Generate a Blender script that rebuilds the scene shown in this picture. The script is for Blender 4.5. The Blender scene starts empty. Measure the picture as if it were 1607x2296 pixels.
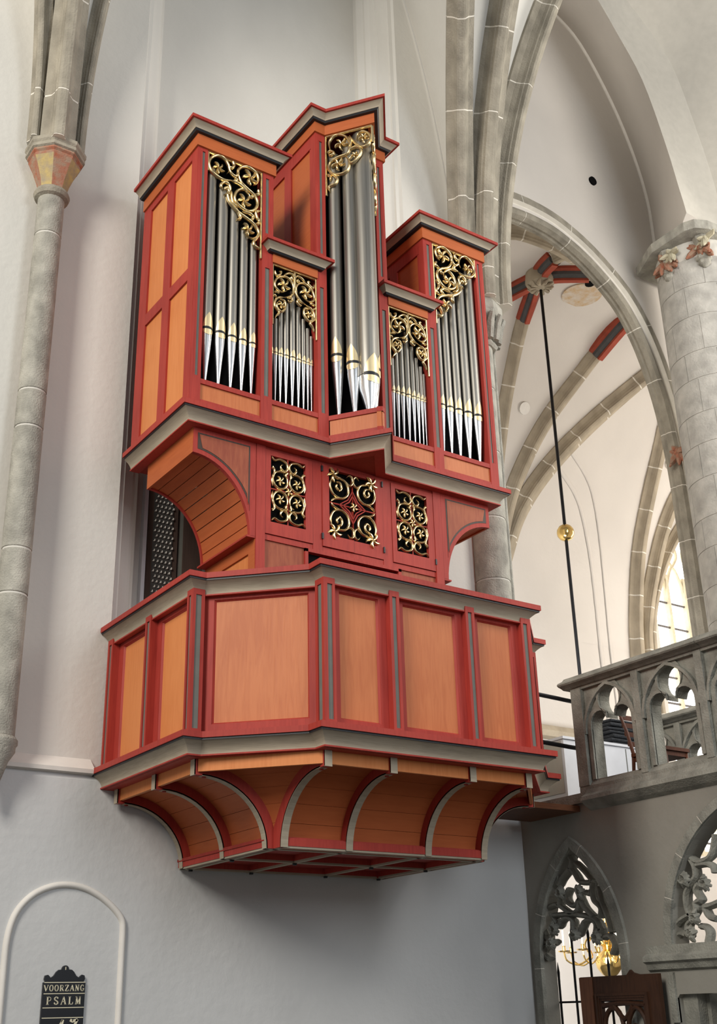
import bpy, bmesh, math, random
from math import sin, cos, pi, radians, sqrt
from mathutils import Vector, Matrix
from mathutils.geometry import tessellate_polygon

random.seed(4)
scene = bpy.context.scene
COL = scene.collection

# ------------------------------------------------------------------ camera
cam_d = bpy.data.cameras.new('camera')
cam = bpy.data.objects.new('camera', cam_d); COL.objects.link(cam)
YAW, PITCH, ROLL, FPX = 0.610134, 0.406766, 0.025921, 2613.78
_f = Vector((sin(YAW)*cos(PITCH), cos(YAW)*cos(PITCH), sin(PITCH)))
_r = Vector((cos(YAW), -sin(YAW), 0)); _d = _f.cross(_r)
_r2 = cos(ROLL)*_r + sin(ROLL)*_d; _d2 = -sin(ROLL)*_r + cos(ROLL)*_d
cam.matrix_world = Matrix.Translation((0, -10, 1.6)) @ Matrix((_r2, -_d2, -_f)).transposed().to_4x4()
cam_d.sensor_fit = 'VERTICAL'; cam_d.sensor_height = 24.0
cam_d.lens = 24.0*FPX/2296.0
cam_d.clip_start = 0.05; cam_d.clip_end = 200
scene.camera = cam

# ------------------------------------------------------------------ light
world = bpy.data.worlds.new('world'); scene.world = world; world.use_nodes = True
bg = world.node_tree.nodes['Background']
bg.inputs[0].default_value = (0.97, 0.985, 1.0, 1); bg.inputs[1].default_value = 0.23

def area(name, loc, target, sx, sy, power, color):
    l = bpy.data.lights.new(name, 'AREA'); l.shape = 'RECTANGLE'; l.size = sx; l.size_y = sy
    l.energy = power; l.color = color
    o = bpy.data.objects.new(name, l); COL.objects.link(o); o.location = loc
    o.rotation_euler = (Vector(target)-Vector(loc)).to_track_quat('-Z', 'Y').to_euler()
    return o
area('nave_window_light', (-9, -9, 12.5), (5.5, -1.2, 7.5), 4, 8, 2050, (1.0, 0.94, 0.85))
area('nave_fill_light', (6.5, -18, 8.5), (6, -1, 4), 4, 8, 640, (0.90, 0.95, 1.0))  # added fill from the front for the lower wall, no known window
area('choir_fill_light', (24, -4, 9.0), (15, 6, 8), 5, 9, 1700, (1.0, 0.94, 0.86))  # added lamp out of view, brightens the choir side
area('choir_fill_light_2', (13.5, -9, 11), (16, 7, 6), 5, 7, 700, (1.0, 0.95, 0.88))  # second added lamp, unseen, lifts the choir and the far wall
area('aisle_fill_light', (23.5, 2.2, 8.5), (17, 7.4, 7.5), 4, 8, 620, (1.0, 0.94, 0.87))  # added out of sight behind the arch wall to brighten the aisle
area('aisle_fill_light_2', (11.0, 2.2, 3.4), (15, 7.4, 2.6), 2.5, 4, 560, (0.95, 0.97, 1.0))  # added low and unseen to whiten the wall behind the screen

vs = scene.view_settings
vs.view_transform = 'Standard'; vs.look = 'None'; vs.gamma = 1.0; vs.use_curve_mapping = False
vs.exposure = 0.36

# ------------------------------------------------------------------ materials
def new_mat(name):
    m = bpy.data.materials.new(name); m.use_nodes = True
    return m, m.node_tree, m.node_tree.nodes['Principled BSDF']
def mat(name, col, rough=0.6, metal=0.0, var=0.12, scale=(8, 8, 8), bump=0.0, bscale=40.0, spec=0.4, col2=None, detail=4.0):
    m, nt, p = new_mat(name)
    p.inputs['Roughness'].default_value = rough; p.inputs['Metallic'].default_value = metal
    p.inputs['Specular IOR Level'].default_value = spec
    tc = nt.nodes.new('ShaderNodeTexCoord'); mp = nt.nodes.new('ShaderNodeMapping')
    geo = nt.nodes.new('ShaderNodeNewGeometry')
    nt.links.new(geo.outputs['Position'], mp.inputs[0]); mp.inputs['Scale'].default_value = scale
    nz = nt.nodes.new('ShaderNodeTexNoise'); nz.inputs['Scale'].default_value = 1.0; nz.inputs['Detail'].default_value = detail
    nt.links.new(mp.outputs[0], nz.inputs['Vector'])
    mx = nt.nodes.new('ShaderNodeMix'); mx.data_type = 'RGBA'
    c2 = col2 or tuple(c*(1-var*1.6) for c in col)
    c1 = tuple(min(1, c*(1+var*.6)) for c in col) if not col2 else col
    mx.inputs[6].default_value = (*c2, 1); mx.inputs[7].default_value = (*c1, 1)
    rr = nt.nodes.new('ShaderNodeMapRange'); rr.inputs[1].default_value = 0.3; rr.inputs[2].default_value = 0.7
    nt.links.new(nz.outputs[0], rr.inputs[0]); nt.links.new(rr.outputs[0], mx.inputs[0])
    nt.links.new(mx.outputs[2], p.inputs['Base Color'])
    if bump:
        n2 = nt.nodes.new('ShaderNodeTexNoise'); n2.inputs['Scale'].default_value = bscale; n2.inputs['Detail'].default_value = 6
        nt.links.new(geo.outputs['Position'], n2.inputs['Vector'])
        b = nt.nodes.new('ShaderNodeBump'); b.inputs['Strength'].default_value = bump; b.inputs['Distance'].default_value = 0.02
        nt.links.new(n2.outputs[0], b.inputs['Height']); nt.links.new(b.outputs[0], p.inputs['Normal'])
    return m
def wood(name, col, dark, rough=0.55, bump=0.15, s=(14, 14, 1.2), wav=0.35):
    m, nt, p = new_mat(name)
    p.inputs['Roughness'].default_value = rough; p.inputs['Specular IOR Level'].default_value = 0.18
    geo = nt.nodes.new('ShaderNodeNewGeometry'); mp = nt.nodes.new('ShaderNodeMapping'); mp.inputs['Scale'].default_value = s
    nt.links.new(geo.outputs['Position'], mp.inputs[0])
    nz = nt.nodes.new('ShaderNodeTexNoise'); nz.inputs['Scale'].default_value = 3.0; nz.inputs['Detail'].default_value = 8; nz.inputs['Distortion'].default_value = wav
    nt.links.new(mp.outputs[0], nz.inputs['Vector'])
    n0 = nt.nodes.new('ShaderNodeTexNoise'); n0.inputs['Scale'].default_value = 1.3; n0.inputs['Detail'].default_value = 2
    nt.links.new(geo.outputs['Position'], n0.inputs['Vector'])
    ad = nt.nodes.new('ShaderNodeMath'); ad.operation = 'ADD'
    nt.links.new(nz.outputs[0], ad.inputs[0]); nt.links.new(n0.outputs[0], ad.inputs[1])
    rr = nt.nodes.new('ShaderNodeMapRange'); rr.inputs[1].default_value = 0.75; rr.inputs[2].default_value = 1.2
    nt.links.new(ad.outputs[0], rr.inputs[0])
    mx = nt.nodes.new('ShaderNodeMix'); mx.data_type = 'RGBA'
    mx.inputs[6].default_value = (*dark, 1); mx.inputs[7].default_value = (*col, 1)
    nt.links.new(rr.outputs[0], mx.inputs[0]); nt.links.new(mx.outputs[2], p.inputs['Base Color'])
    b = nt.nodes.new('ShaderNodeBump'); b.inputs['Strength'].default_value = bump; b.inputs['Distance'].default_value = 0.004
    nt.links.new(nz.outputs[0], b.inputs['Height']); nt.links.new(b.outputs[0], p.inputs['Normal'])
    return m
def emit(name, col, s):
    m, nt, p = new_mat(name)
    p.inputs['Base Color'].default_value = (*col, 1)
    p.inputs['Emission Color'].default_value = (*col, 1); p.inputs['Emission Strength'].default_value = s
    return m

M = dict(
 plaster=mat('plaster', (0.63, 0.615, 0.57), 0.9, var=0.05, scale=(0.9, 0.9, 0.5), bump=0.25, bscale=14, spec=0.1),
 plaster_cool=mat('plaster_cool', (0.575, 0.58, 0.575), 0.9, var=0.05, scale=(0.9, 0.9, 0.7), bump=0.25, bscale=12, spec=0.1),
 plaster_warm=mat('plaster_warm', (0.64, 0.60, 0.55), 0.9, var=0.06, scale=(0.5, 0.5, 0.4), bump=0.15, bscale=10, spec=0.1),
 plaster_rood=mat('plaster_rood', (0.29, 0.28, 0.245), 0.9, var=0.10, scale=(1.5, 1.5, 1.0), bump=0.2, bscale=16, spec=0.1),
 cream_stone=mat('cream_carving', (0.50, 0.46, 0.34), 0.9, var=0.15, bump=0.3, bscale=50, spec=0.1),
 band=mat('limewash_beige', (0.50, 0.475, 0.42), 0.88, var=0.04, spec=0.1),
 whitewash=mat('whitewash', (0.72, 0.69, 0.64), 0.85, var=0.03, spec=0.1),
 stone=mat('stone', (0.34, 0.31, 0.25), 0.9, var=0.2, scale=(5, 5, 3), bump=0.5, bscale=45, spec=0.15),
 stone_far=mat('stone_far', (0.42, 0.36, 0.27), 0.9, var=0.16, scale=(3, 3, 2), bump=0.2, bscale=20, spec=0.15),
 stone_grey=mat('stone_grey', (0.40, 0.385, 0.335), 0.92, var=0.22, scale=(7, 7, 5), bump=0.6, bscale=60, spec=0.15),
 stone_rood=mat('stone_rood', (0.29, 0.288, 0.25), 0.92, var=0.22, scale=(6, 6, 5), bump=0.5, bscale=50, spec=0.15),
 stone_pier=mat('stone_pier', (0.45, 0.435, 0.40), 0.92, var=0.15, scale=(5, 5, 5), bump=0.5, bscale=30, spec=0.15),
 mortar=mat('mortar', (0.74, 0.70, 0.62), 0.9, var=0.05, spec=0.1),
 ochre=mat('ochre_paint', (0.50, 0.38, 0.15), 0.9, var=0.2, scale=(12, 12, 12), bump=0.3, bscale=60, spec=0.1, col2=(0.33, 0.27, 0.19)),
 rust=mat('rust_paint', (0.36, 0.12, 0.07), 0.9, scale=(14, 14, 14), bump=0.3, bscale=60, spec=0.1, col2=(0.33, 0.26, 0.19)),
 red=wood('red_paint', (0.38, 0.047, 0.034), (0.30, 0.034, 0.026), 0.5),
 red_shaded=wood('red_paint_shaded', (0.30, 0.036, 0.026), (0.24, 0.028, 0.02), 0.6),  # same red paint, shade of undersides and backs put into the colour
 orange=wood('orange_paint', (0.64, 0.235, 0.080), (0.57, 0.19, 0.06), 0.5),
 frieze=wood('frieze_paint', (0.45, 0.118, 0.038), (0.40, 0.10, 0.032), 0.5, s=(1.5, 1.5, 14)),
 salmon=wood('salmon_oak', (0.53, 0.178, 0.070), (0.45, 0.135, 0.052), 0.42, bump=0.35, s=(9, 9, 0.8), wav=1.2),
 brown_panel=wood('brown_oak', (0.34, 0.10, 0.05), (0.25, 0.06, 0.035), 0.5, s=(12, 12, 2)),
 grey=wood('grey_oak', (0.39, 0.335, 0.255), (0.31, 0.265, 0.20), 0.6, s=(2, 2, 20)),
 inlay=mat('grey_inlay', (0.15, 0.155, 0.135), 0.6, var=0.08),
 black=mat('black_paint', (0.012, 0.014, 0.018), 0.45, var=0.1),
 dark=mat('interior_shade', (0.006, 0.006, 0.006), 0.9, var=0.1, spec=0.05),  # near-black colour stands in for shade in the case, recess and holes
 gold=mat('gold_leaf', (0.84, 0.66, 0.36), 0.30, 1.0, var=0.15, scale=(25, 25, 25)),
 gold_mouth=mat('gold_mouth', (0.90, 0.74, 0.44), 0.42, 1.0, var=0.05),
 tin=mat('pipe_tin', (0.36, 0.345, 0.31), 0.46, 1.0, var=0.22, scale=(30, 30, 0.6)),
 tin_foot=mat('pipe_foot_tin', (0.62, 0.635, 0.65), 0.30, 1.0, var=0.03, scale=(6, 6, 1)),
 iron=mat('wrought_iron', (0.015, 0.015, 0.017), 0.5, 0.4, var=0.1),
 brass=mat('polished_brass', (0.85, 0.60, 0.22), 0.15, 1.0, var=0.05),
 oak=wood('dark_oak', (0.050, 0.022, 0.012), (0.026, 0.012, 0.007), 0.4, s=(16, 16, 2)),
 chairwood=wood('chair_wood', (0.11, 0.04, 0.022), (0.06, 0.022, 0.014), 0.4),
 cushion=mat('charcoal_cloth', (0.030, 0.034, 0.040), 0.95, var=0.3, scale=(30, 30, 30), bump=0.6, bscale=60),
 board=mat('black_board', (0.006, 0.007, 0.010), 0.35, var=0.1),
 letter=mat('cream_paint', (0.72, 0.66, 0.48), 0.5, var=0.06),
 white=mat('white_lacquer', (0.72, 0.74, 0.78), 0.5, var=0.03),
 doorbrown=wood('door_brown', (0.075, 0.05, 0.04), (0.05, 0.034, 0.028), 0.45),
 perf=mat('perforated_plate', (0.05, 0.048, 0.045), 0.5, var=0.1),
 perf_light=mat('perforation_lip', (0.62, 0.60, 0.55), 0.5, var=0.05),
 floor=mat('floor_stone', (0.07, 0.065, 0.06), 0.6, var=0.2, scale=(1.5, 1.5, 1.5)),
 walk=wood('walkway_wood', (0.17, 0.065, 0.03), (0.10, 0.04, 0.02), 0.5, s=(2, 14, 14)),
 timber=wood('red_timber', (0.15, 0.065, 0.035), (0.09, 0.038, 0.022), 0.5),
 pane=emit('daylight_pane', (1.0, 0.99, 0.97), 2.4),
 lead=mat('lead_came', (0.10, 0.09, 0.085), 0.6, var=0.1),
 tracery_lit=mat('window_tracery_stone', (0.62, 0.55, 0.40), 0.9, var=0.1),
 joint=mat('stone_joint', (0.62, 0.60, 0.55), 0.9, var=0.05),
 stain=mat('ceiling_stain', (0.52, 0.36, 0.20), 0.95, scale=(9, 9, 9), col2=(0.58, 0.53, 0.46)),
)

# ------------------------------------------------------------------ mesh helpers
class MB:
    def __init__(s): s.v = []; s.f = []; s.smooth = []
    def add(s, vs, fs, smooth=False):
        o = len(s.v); s.v += [tuple(v) for v in vs]
        s.f += [tuple(i+o for i in f) for f in fs]; s.smooth += [smooth]*len(fs)
    def box(s, x0, x1, y0, y1, z0, z1):
        s.add([(x0,y0,z0),(x1,y0,z0),(x1,y1,z0),(x0,y1,z0),(x0,y0,z1),(x1,y0,z1),(x1,y1,z1),(x0,y1,z1)],
              [(0,3,2,1),(4,5,6,7),(0,1,5,4),(1,2,6,5),(2,3,7,6),(3,0,4,7)])
        return s
    def obox(s, F, a0, a1, d0, d1, z0, z1):
        P = [F(a,d,z) for z in (z0,z1) for (a,d) in ((a0,d0),(a1,d0),(a1,d1),(a0,d1))]
        s.add(P, [(0,3,2,1),(4,5,6,7),(0,1,5,4),(1,2,6,5),(2,3,7,6),(3,0,4,7)])
        return s
    def prism(s, loop, F, w0, w1, holes=(), smooth=False):
        """loop of (u,v), extruded along w from w0 to w1, mapped by F(u,v,w)"""
        loops = [loop]+list(holes); allp = [p for l in loops for p in l]
        tris = tessellate_polygon([[Vector((p[0],p[1],0)) for p in l] for l in loops])
        n = len(allp)
        V = [F(p[0],p[1],w0) for p in allp]+[F(p[0],p[1],w1) for p in allp]
        fs = [tuple(t) for t in tris]+[tuple(i+n for i in reversed(t)) for t in tris]
        s.add(V, fs)
        o = 0; sf = []
        for l in loops:
            k = len(l)
            for i in range(k): sf.append((o+i, o+(i+1)%k, n+o+(i+1)%k, n+o+i))
            o += k
        s.add(V, sf, smooth)
        return s
    def grid(s, rows, smooth=True, close=False):
        n = len(rows[0]); V = [p for r in rows for p in r]; fs = []
        for i in range(len(rows)-1):
            for j in range(n if close else n-1):
                a = i*n+j; b = i*n+(j+1)%n
                fs.append((a, b, b+n, a+n))
        s.add(V, fs, smooth); return s
    def lathe(s, prof, c, seg=16, cap=True):
        rows = [[(c[0]+r*cos(2*pi*k/seg), c[1]+r*sin(2*pi*k/seg), c[2]+z) for k in range(seg)] for r, z in prof]
        s.grid(rows, True, True)
        if cap:
            for row in (rows[0], rows[-1]): s.add(row, [tuple(range(seg))])
        return s
    def tube(s, pts, r, seg=8, cap=True, flat=1.0):
        pts = [Vector(p) for p in pts]; n = len(pts)
        rr = r if isinstance(r, (list, tuple)) else [r]*n
        up = None; rows = []
        for i, p in enumerate(pts):
            t = (pts[min(i+1,n-1)]-pts[max(i-1,0)]).normalized()
            if up is None:
                a = Vector((0,0,1)) if abs(t.z) < .9 else Vector((1,0,0)); up = (a - t*a.dot(t)).normalized()
            else: up = (up - t*up.dot(t)).normalized()
            b = t.cross(up)
            rows.append([p + (up*cos(2*pi*k/seg)+b*sin(2*pi*k/seg))*rr[i] for k in range(seg)])
        s.grid(rows, True, True)
        if cap:
            for row in (rows[0], rows[-1]): s.add(row, [tuple(range(seg))])
        return s
    def sweep(s, path, prof, smooth=False):
        """mitred sweep of closed profile (out,z) along open plan path, out = right of travel"""
        n = len(path); rows = []
        for i in range(n):
            def nrm(a, b):
                d = Vector((b[0]-a[0], b[1]-a[1])).normalized(); return Vector((d.y, -d.x))
            if i == 0: m = nrm(path[0], path[1])
            elif i == n-1: m = nrm(path[-2], path[-1])
            else:
                n1 = nrm(path[i-1], path[i]); n2 = nrm(path[i], path[i+1]); m = (n1+n2); m = m/(1+n1.dot(n2))
            rows.append([(path[i][0]+m.x*o, path[i][1]+m.y*o, z) for o, z in prof])
        s.grid(rows, smooth, True)
        for row in (rows[0], rows[-1]):
            k = len(row); tr = tessellate_polygon([[Vector((p[0], p[1], 0)) for p in prof]])
            s.add(row, [tuple(t) for t in tr])
        return s
    def stroke(s, pts, widths, depth, F, seg=5):
        """raised rounded strip along 2D pts, mapped by F(u,v,w), w = height above ground plane"""
        n = len(pts); rows = []
        for i in range(n):
            a = pts[max(i-1,0)]; b = pts[min(i+1,n-1)]
            d = Vector((b[0]-a[0], b[1]-a[1])); d = d.normalized() if d.length > 1e-9 else Vector((1,0))
            nx, ny = -d.y, d.x; w = widths[i] if isinstance(widths, (list,tuple)) else widths
            row = []
            for k in range(seg+1):
                t = pi*k/seg
                row.append(F(pts[i][0]+nx*w*.5*cos(t), pts[i][1]+ny*w*.5*cos(t), depth*sin(t)*(0.55+0.45*min(1,w/.03))))
            row.append(F(pts[i][0]-nx*w*.35, pts[i][1]-ny*w*.35, -.006)); row.append(F(pts[i][0]+nx*w*.35, pts[i][1]+ny*w*.35, -.006))
            rows.append(row)
        s.grid(rows, True, True)
        for row in (rows[0], rows[-1]): s.add(row, [tuple(range(len(row)))])
        return s
def smooth_pts(pts, k=4):
    P = [Vector(p) for p in pts]; out = []
    for i in range(len(P)-1):
        a = P[max(i-1,0)]; b = P[i]; c = P[i+1]; d = P[min(i+2,len(P)-1)]
        for j in range(k):
            t = j/k
            out.append(.5*((2*b)+(c-a)*t+(2*a-5*b+4*c-d)*t*t+(3*b-a-3*c+d)*t*t*t))
    out.append(P[-1]); return [tuple(p) for p in out]

WPOS = {}
def link(name, mb, m, parent=None, recalc=True):
    """one mesh object with its origin at the centre of its box; parent moves it along"""
    xs = [v[0] for v in mb.v]; ys = [v[1] for v in mb.v]; zs = [v[2] for v in mb.v]
    c = Vector(((min(xs)+max(xs))/2, (min(ys)+max(ys))/2, (min(zs)+max(zs))/2))
    me = bpy.data.meshes.new(name)
    me.from_pydata([tuple(Vector(v)-c) for v in mb.v], [], mb.f)
    me.polygons.foreach_set('use_smooth', mb.smooth)
    bm = bmesh.new(); bm.from_mesh(me)
    bmesh.ops.remove_doubles(bm, verts=bm.verts, dist=1e-5)
    if recalc: bmesh.ops.recalc_face_normals(bm, faces=bm.faces)
    for e in bm.edges:
        if len(e.link_faces) == 2 and e.calc_face_angle(0) > .65: e.smooth = False
    bm.to_mesh(me); bm.free()
    if any(mb.smooth) and not all(mb.smooth):
        pass
    me.materials.append(M[m] if isinstance(m, str) else m)
    o = bpy.data.objects.new(name, me); COL.objects.link(o)
    place(o, c, parent); return o
def place(o, c, parent):
    c = Vector(c); WPOS[o.name] = c
    if parent is not None:
        o.parent = parent; o.location = c-WPOS[parent.name]
    else: o.location = c
def empty(name, loc, label, cat, group=None):
    o = bpy.data.objects.new(name, None); COL.objects.link(o); o.empty_display_size = .2
    place(o, loc, None); return tag(o, label, cat, group)
def tag(o, label, cat, group=None):
    o['label'] = label; o['category'] = cat
    if group: o['group'] = group
    return o
def struct(name, mb, m, parent=None, recalc=True):
    o = link(name, mb, m, parent, recalc)
    if parent is None: o['kind'] = 'structure'
    return o
def share(src, name, c, parent, rotz=0):
    o = bpy.data.objects.new(name, src.data); COL.objects.link(o); o.rotation_euler[2] = rotz
    place(o, c, parent); return o
XYZ = lambda x, y, z: (x, y, z)
def arc(cx, cy, rx, ry, a0, a1, n):
    return [(cx+rx*cos(radians(a0+(a1-a0)*i/n)), cy+ry*sin(radians(a0+(a1-a0)*i/n))) for i in range(n+1)]

# ================================================================== SETTING
X0 = 5.97                      # organ and bay centre line
struct('floor', MB().box(-14, 30, -20, 9.5, -.2, 0), 'floor')

# wall behind the organ: thick lower wall, upper wall with a splayed, moulded recess
struct('wall_back', MB().prism([(-.08, 0), (-.08, 3.56), (-.02, 3.66), (.9, 3.66), (.9, 0)], lambda u, v, w: (w, u, v), -14, 9.03), 'plaster_cool')
up = MB().box(-14, 4.07, 0, .9, 3.66, 21).box(7.87, 8.95, 0, .9, 3.66, 21).box(4.3, 7.64, .5, .9, 3.66, 21)
struct('wall_back_upper', up, 'plaster')
prof = [(4.07, 0), (4.10, 0), (4.12, .04), (4.17, .05), (4.17, .09), (4.24, .13), (4.30, .16), (4.30, .20), (4.36, .24), (4.40, .31), (4.40, .35), (4.47, .42), (4.47, .52), (4.07, .52)]
struct('trim_1', MB().prism(prof, XYZ, 3.66, 21), 'plaster')
struct('trim_2', MB().prism([(2*X0-x, y) for x, y in prof], XYZ, 3.66, 21), 'plaster')
# string course on the left of the balcony
struct('trim_3', MB().prism([(-.02, 3.60), (-.115, 3.615), (-.12, 3.65), (0, 3.76), (.02, 3.76), (.02, 3.60)], lambda u, v, w: (w, u, v), 3.12, 3.985), 'whitewash')
struct('trim_4', MB().prism([(-.02, 3.60), (-.115, 3.615), (-.12, 3.65), (0, 3.76), (.02, 3.76), (.02, 3.60)], lambda u, v, w: (w, u, v), -14, 2.98), 'whitewash')
# blind niche moulding around the psalm board
narc = smooth_pts([(3.337, 2.18), (3.352, 2.30), (3.39, 2.42), (3.46, 2.52), (3.56, 2.60), (3.70, 2.655), (3.84, 2.668), (3.98, 2.645), (4.11, 2.59), (4.22, 2.515), (4.30, 2.44), (4.337, 2.38), (4.345, 2.30)], 4)
npts = [(3.335, .3), (3.335, 1.2), (3.335, 2.0), (3.335, 2.1)]+narc+[(4.345, 2.2), (4.345, 1.2), (4.345, .3)]
nb = MB(); npx = npts
nb.stroke(npx, .055, .035, lambda u, v, w: (u, -.08-max(w, -.004), v), 7)
struct('trim_5', nb, 'whitewash')

# door with punched plate standing in the recess behind the balcony
d = struct('door_1', MB().box(4.615, 4.96, .44, .50, 4.9, 6.9), 'doorbrown')
link('white_edge', MB().box(4.565, 4.605, .43, .50, 4.9, 6.9), 'white', d)
link('punched_plate', MB().box(4.675, 4.90, .432, .441, 5.0, 6.80), 'perf', d)
lip = MB()
for r in range(31):
    for c in range(5):
        x = 4.692+c*.045+(.022 if r % 2 else 0); z = 5.05+r*.056
        if x < 4.895:
            lip.box(x, x+.007, .420, .433, z, z+.024); lip.box(x-.010, x, .420, .433, z, z+.007)
o = link('perforation', lip, 'perf_light', d); o['kind'] = 'stuff'
d = struct('door_2', MB().box(4.98, 5.9, .46, .50, 4.9, 6.9), 'inlay')
for x in (5.03, 5.30, 5.57): link('door_panel', MB().box(x, x+.22, .45, .465, 5.0, 6.8), 'doorbrown', d)

# ---------------------------------------------------------- ribs made of stones
def frames(path, outf):
    P = [Vector(p) for p in path]; n = len(P); out = []
    for i, p in enumerate(P):
        t = (P[min(i+1, n-1)]-P[max(i-1, 0)]).normalized()
        o = Vector(outf(p)); o = (o-t*o.dot(t)).normalized(); out.append((p, t.cross(o), o))
    return out
def resample(path, step):
    P = [Vector(p) for p in path]; L = [0]
    for a, b in zip(P, P[1:]): L.append(L[-1]+(b-a).length)
    n = max(2, int(L[-1]/step)); res = []; j = 0
    for i in range(n+1):
        s = L[-1]*i/n
        while j < len(P)-2 and L[j+1] < s: j += 1
        t = (s-L[j])/max(1e-9, L[j+1]-L[j]); res.append(P[j].lerp(P[j+1], min(1, t)))
    return res, L[-1]
def ribsweep(mb, fr, prof, smooth=False):
    rows = [[p+b*l+o*q for l, q in prof] for p, b, o in fr]
    mb.grid(rows, smooth, True)
    tr = tessellate_polygon([[Vector((l, q, 0)) for l, q in prof]])
    for r in (rows[0], rows[-1]): mb.add(r, [tuple(t) for t in tr])
    return mb
TRIM = [5]
def rib(path, outf, prof, stone_len, m='stone', gap=.018, sub=6, first=0.5, name=None, core='mortar'):
    """a moulded rib: a white mortar core with stones of their own around it"""
    TRIM[0] += 1
    pts, L = resample(path, stone_len/sub)
    fr = frames(pts, outf); n = len(fr)
    cx = sum(l for l, q in prof)/len(prof); cy = sum(q for l, q in prof)/len(prof)
    cp = [(cx+(l-cx)*.965, cy+(q-cy)*.965) for l, q in prof]
    root = struct(name or f'trim_{TRIM[0]}', ribsweep(MB(), fr, cp), core)
    i = 0; k = int(sub*first) or sub
    while i < n-1:
        j = min(n-1, i+k); k = sub
        seg = list(fr[i:j+1])
        def pull(a, b, g):
            v = (b[0]-a[0]); return (a[0]+v*min(.45, g/max(1e-6, v.length)), a[1], a[2])
        s0 = pull(seg[0], seg[1], gap/2); s1 = pull(seg[-1], seg[-2], gap/2)
        seg = [s0]+seg[1:-1]+[s1]
        link('stone', ribsweep(MB(), seg, prof), m, root)
        i = j
    return root
def ribprof(w, d):   # moulded vault rib: fillet, hollow, roll nose
    h = w/2
    return [(-h, -.04), (-h, .18*d), (-.86*h, .24*d), (-.62*h, .36*d), (-.46*h, .58*d), (-.42*h, .74*d), (-.36*h, .78*d), (-.30*h, .95*d), (-.14*h, d), (.14*h, d), (.30*h, .95*d), (.36*h, .78*d), (.42*h, .74*d), (.46*h, .58*d), (.62*h, .36*d), (.86*h, .24*d), (h, .18*d), (h, -.04)]
def arcpath(start, az, R, th1, n=30, th0=0):
    a = radians(az); d = Vector((cos(a), sin(a), 0)); s = Vector(start)
    pts = [s+d*R*(1-cos(radians(th0+(th1-th0)*i/n)))+Vector((0, 0, R*sin(radians(th0+(th1-th0)*i/n)))) for i in range(n+1)]
    c = s+d*R
    return pts, (lambda p: c-p)
A = arcpath((8.70, -.15, 10.2), 235, 4.0, 78)
B = arcpath((8.95, -.22, 10.2), 250, 6.0, 62)
Cc = arcpath((9.15, -.15, 10.2), 290, 10.0, 42)
L1 = arcpath((2.87, -.15, 10.1), 240, 4.5, 70)
L2 = arcpath((3.04, -.30, 10.0), 255, 6.0, 55)
L3 = arcpath((3.28, -.15, 10.1), 283, 9.0, 40)
for (p, of), w, dd, fst, sl in ((A, .36, .24, .3, 1.15), (B, .46, .30, .45, 1.15), (Cc, .42, .30, .8, 1.3), (L1, .20, .16, .55, 1.2), (L2, .36, .26, .6, 1.2), (L3, .22, .16, .75, 1.2)):
    rib(p, of, ribprof(w, dd), sl, 'stone', sub=8, first=fst)
# vault webs of the nave bay, ruled between wall arch and ribs
def ruled(mb, ca, cb, bulge=0.0, dirv=(0, 0, 1), n=8):
    m = min(len(ca), len(cb)); rows = []
    for i in range(m):
        a = Vector(ca[i]); b = Vector(cb[i])
        rows.append([a.lerp(b, k/n)+Vector(dirv)*bulge*sin(pi*k/n)*(i/m) for k in range(n+1)])
    mb.grid(rows, True); return mb
wr, _ = arcpath((8.74, -.015, 10.2), 180, 19, 21); wl, _ = arcpath((3.22, -.015, 10.0), 0, 19, 21); wl2, _ = arcpath((2.86, -.015, 10.0), 180, 19, 21)
web = MB()
ruled(web, wr, A[0], .15); ruled(web, A[0], B[0], .25); ruled(web, B[0], Cc[0], .25)
struct('ceiling', web, 'plaster', recalc=False)
web = MB(); ruled(web, wl, L3[0], .1); ruled(web, L3[0], L2[0], .1); ruled(web, L2[0], L1[0], .1); ruled(web, L1[0], wl2, .1)
struct('ceiling_left', web, 'plaster', recalc=False)

# ---------------------------------------------------------- choir beyond the screen
# flank of the next bay at Y = 1.2 with a wide round arch
AX = 11.38
half = [(0, 13.46), (.35, 13.44), (.70, 13.36), (1.25, 13.12), (1.90, 12.64), (2.25, 12.14), (2.48, 11.60), (2.67, 10.89), (2.76, 10.25), (2.82, 9.45), (2.84, 8.0)]
hs = smooth_pts(half, 3)
inner = [(AX-x, z) for x, z in reversed(hs)]+[(AX+x, z) for x, z in hs[1:]]
outl = [(8.9, 0), (8.54, 0)]+[p for p in inner if p[1] > 0]
poly = [(8.5, 0), (8.54, 0)]+inner+[(AX+2.84, 0), (27, 0), (27, 22), (8.5, 22)]
struct('wall_far', MB().prism(poly, lambda u, v, w: (u, w, v), 1.2, 1.33), 'plaster_warm')
ap = [Vector((AX-2.84, 1.30, .1)), Vector((AX-2.84, 1.30, 4))]+[Vector((x, 1.30, z)) for x, z in inner]+[Vector((AX+2.84, 1.30, 4)), Vector((AX+2.84, 1.30, .1))]
aprof = [(-.14, -.46), (-.17, -.30), (-.11, -.27), (-.07, -.20), (-.09, -.14), (-.17, -.12), (-.20, -.06), (-.17, 0), (-.09, .03), (-.05, .02), (-.02, .04), (.04, .04), (.04, -.46)]
rib(ap, lambda p: Vector((AX, 1.3, 9.0))-p, aprof, 0.95, 'stone', sub=8, first=.5)
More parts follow.
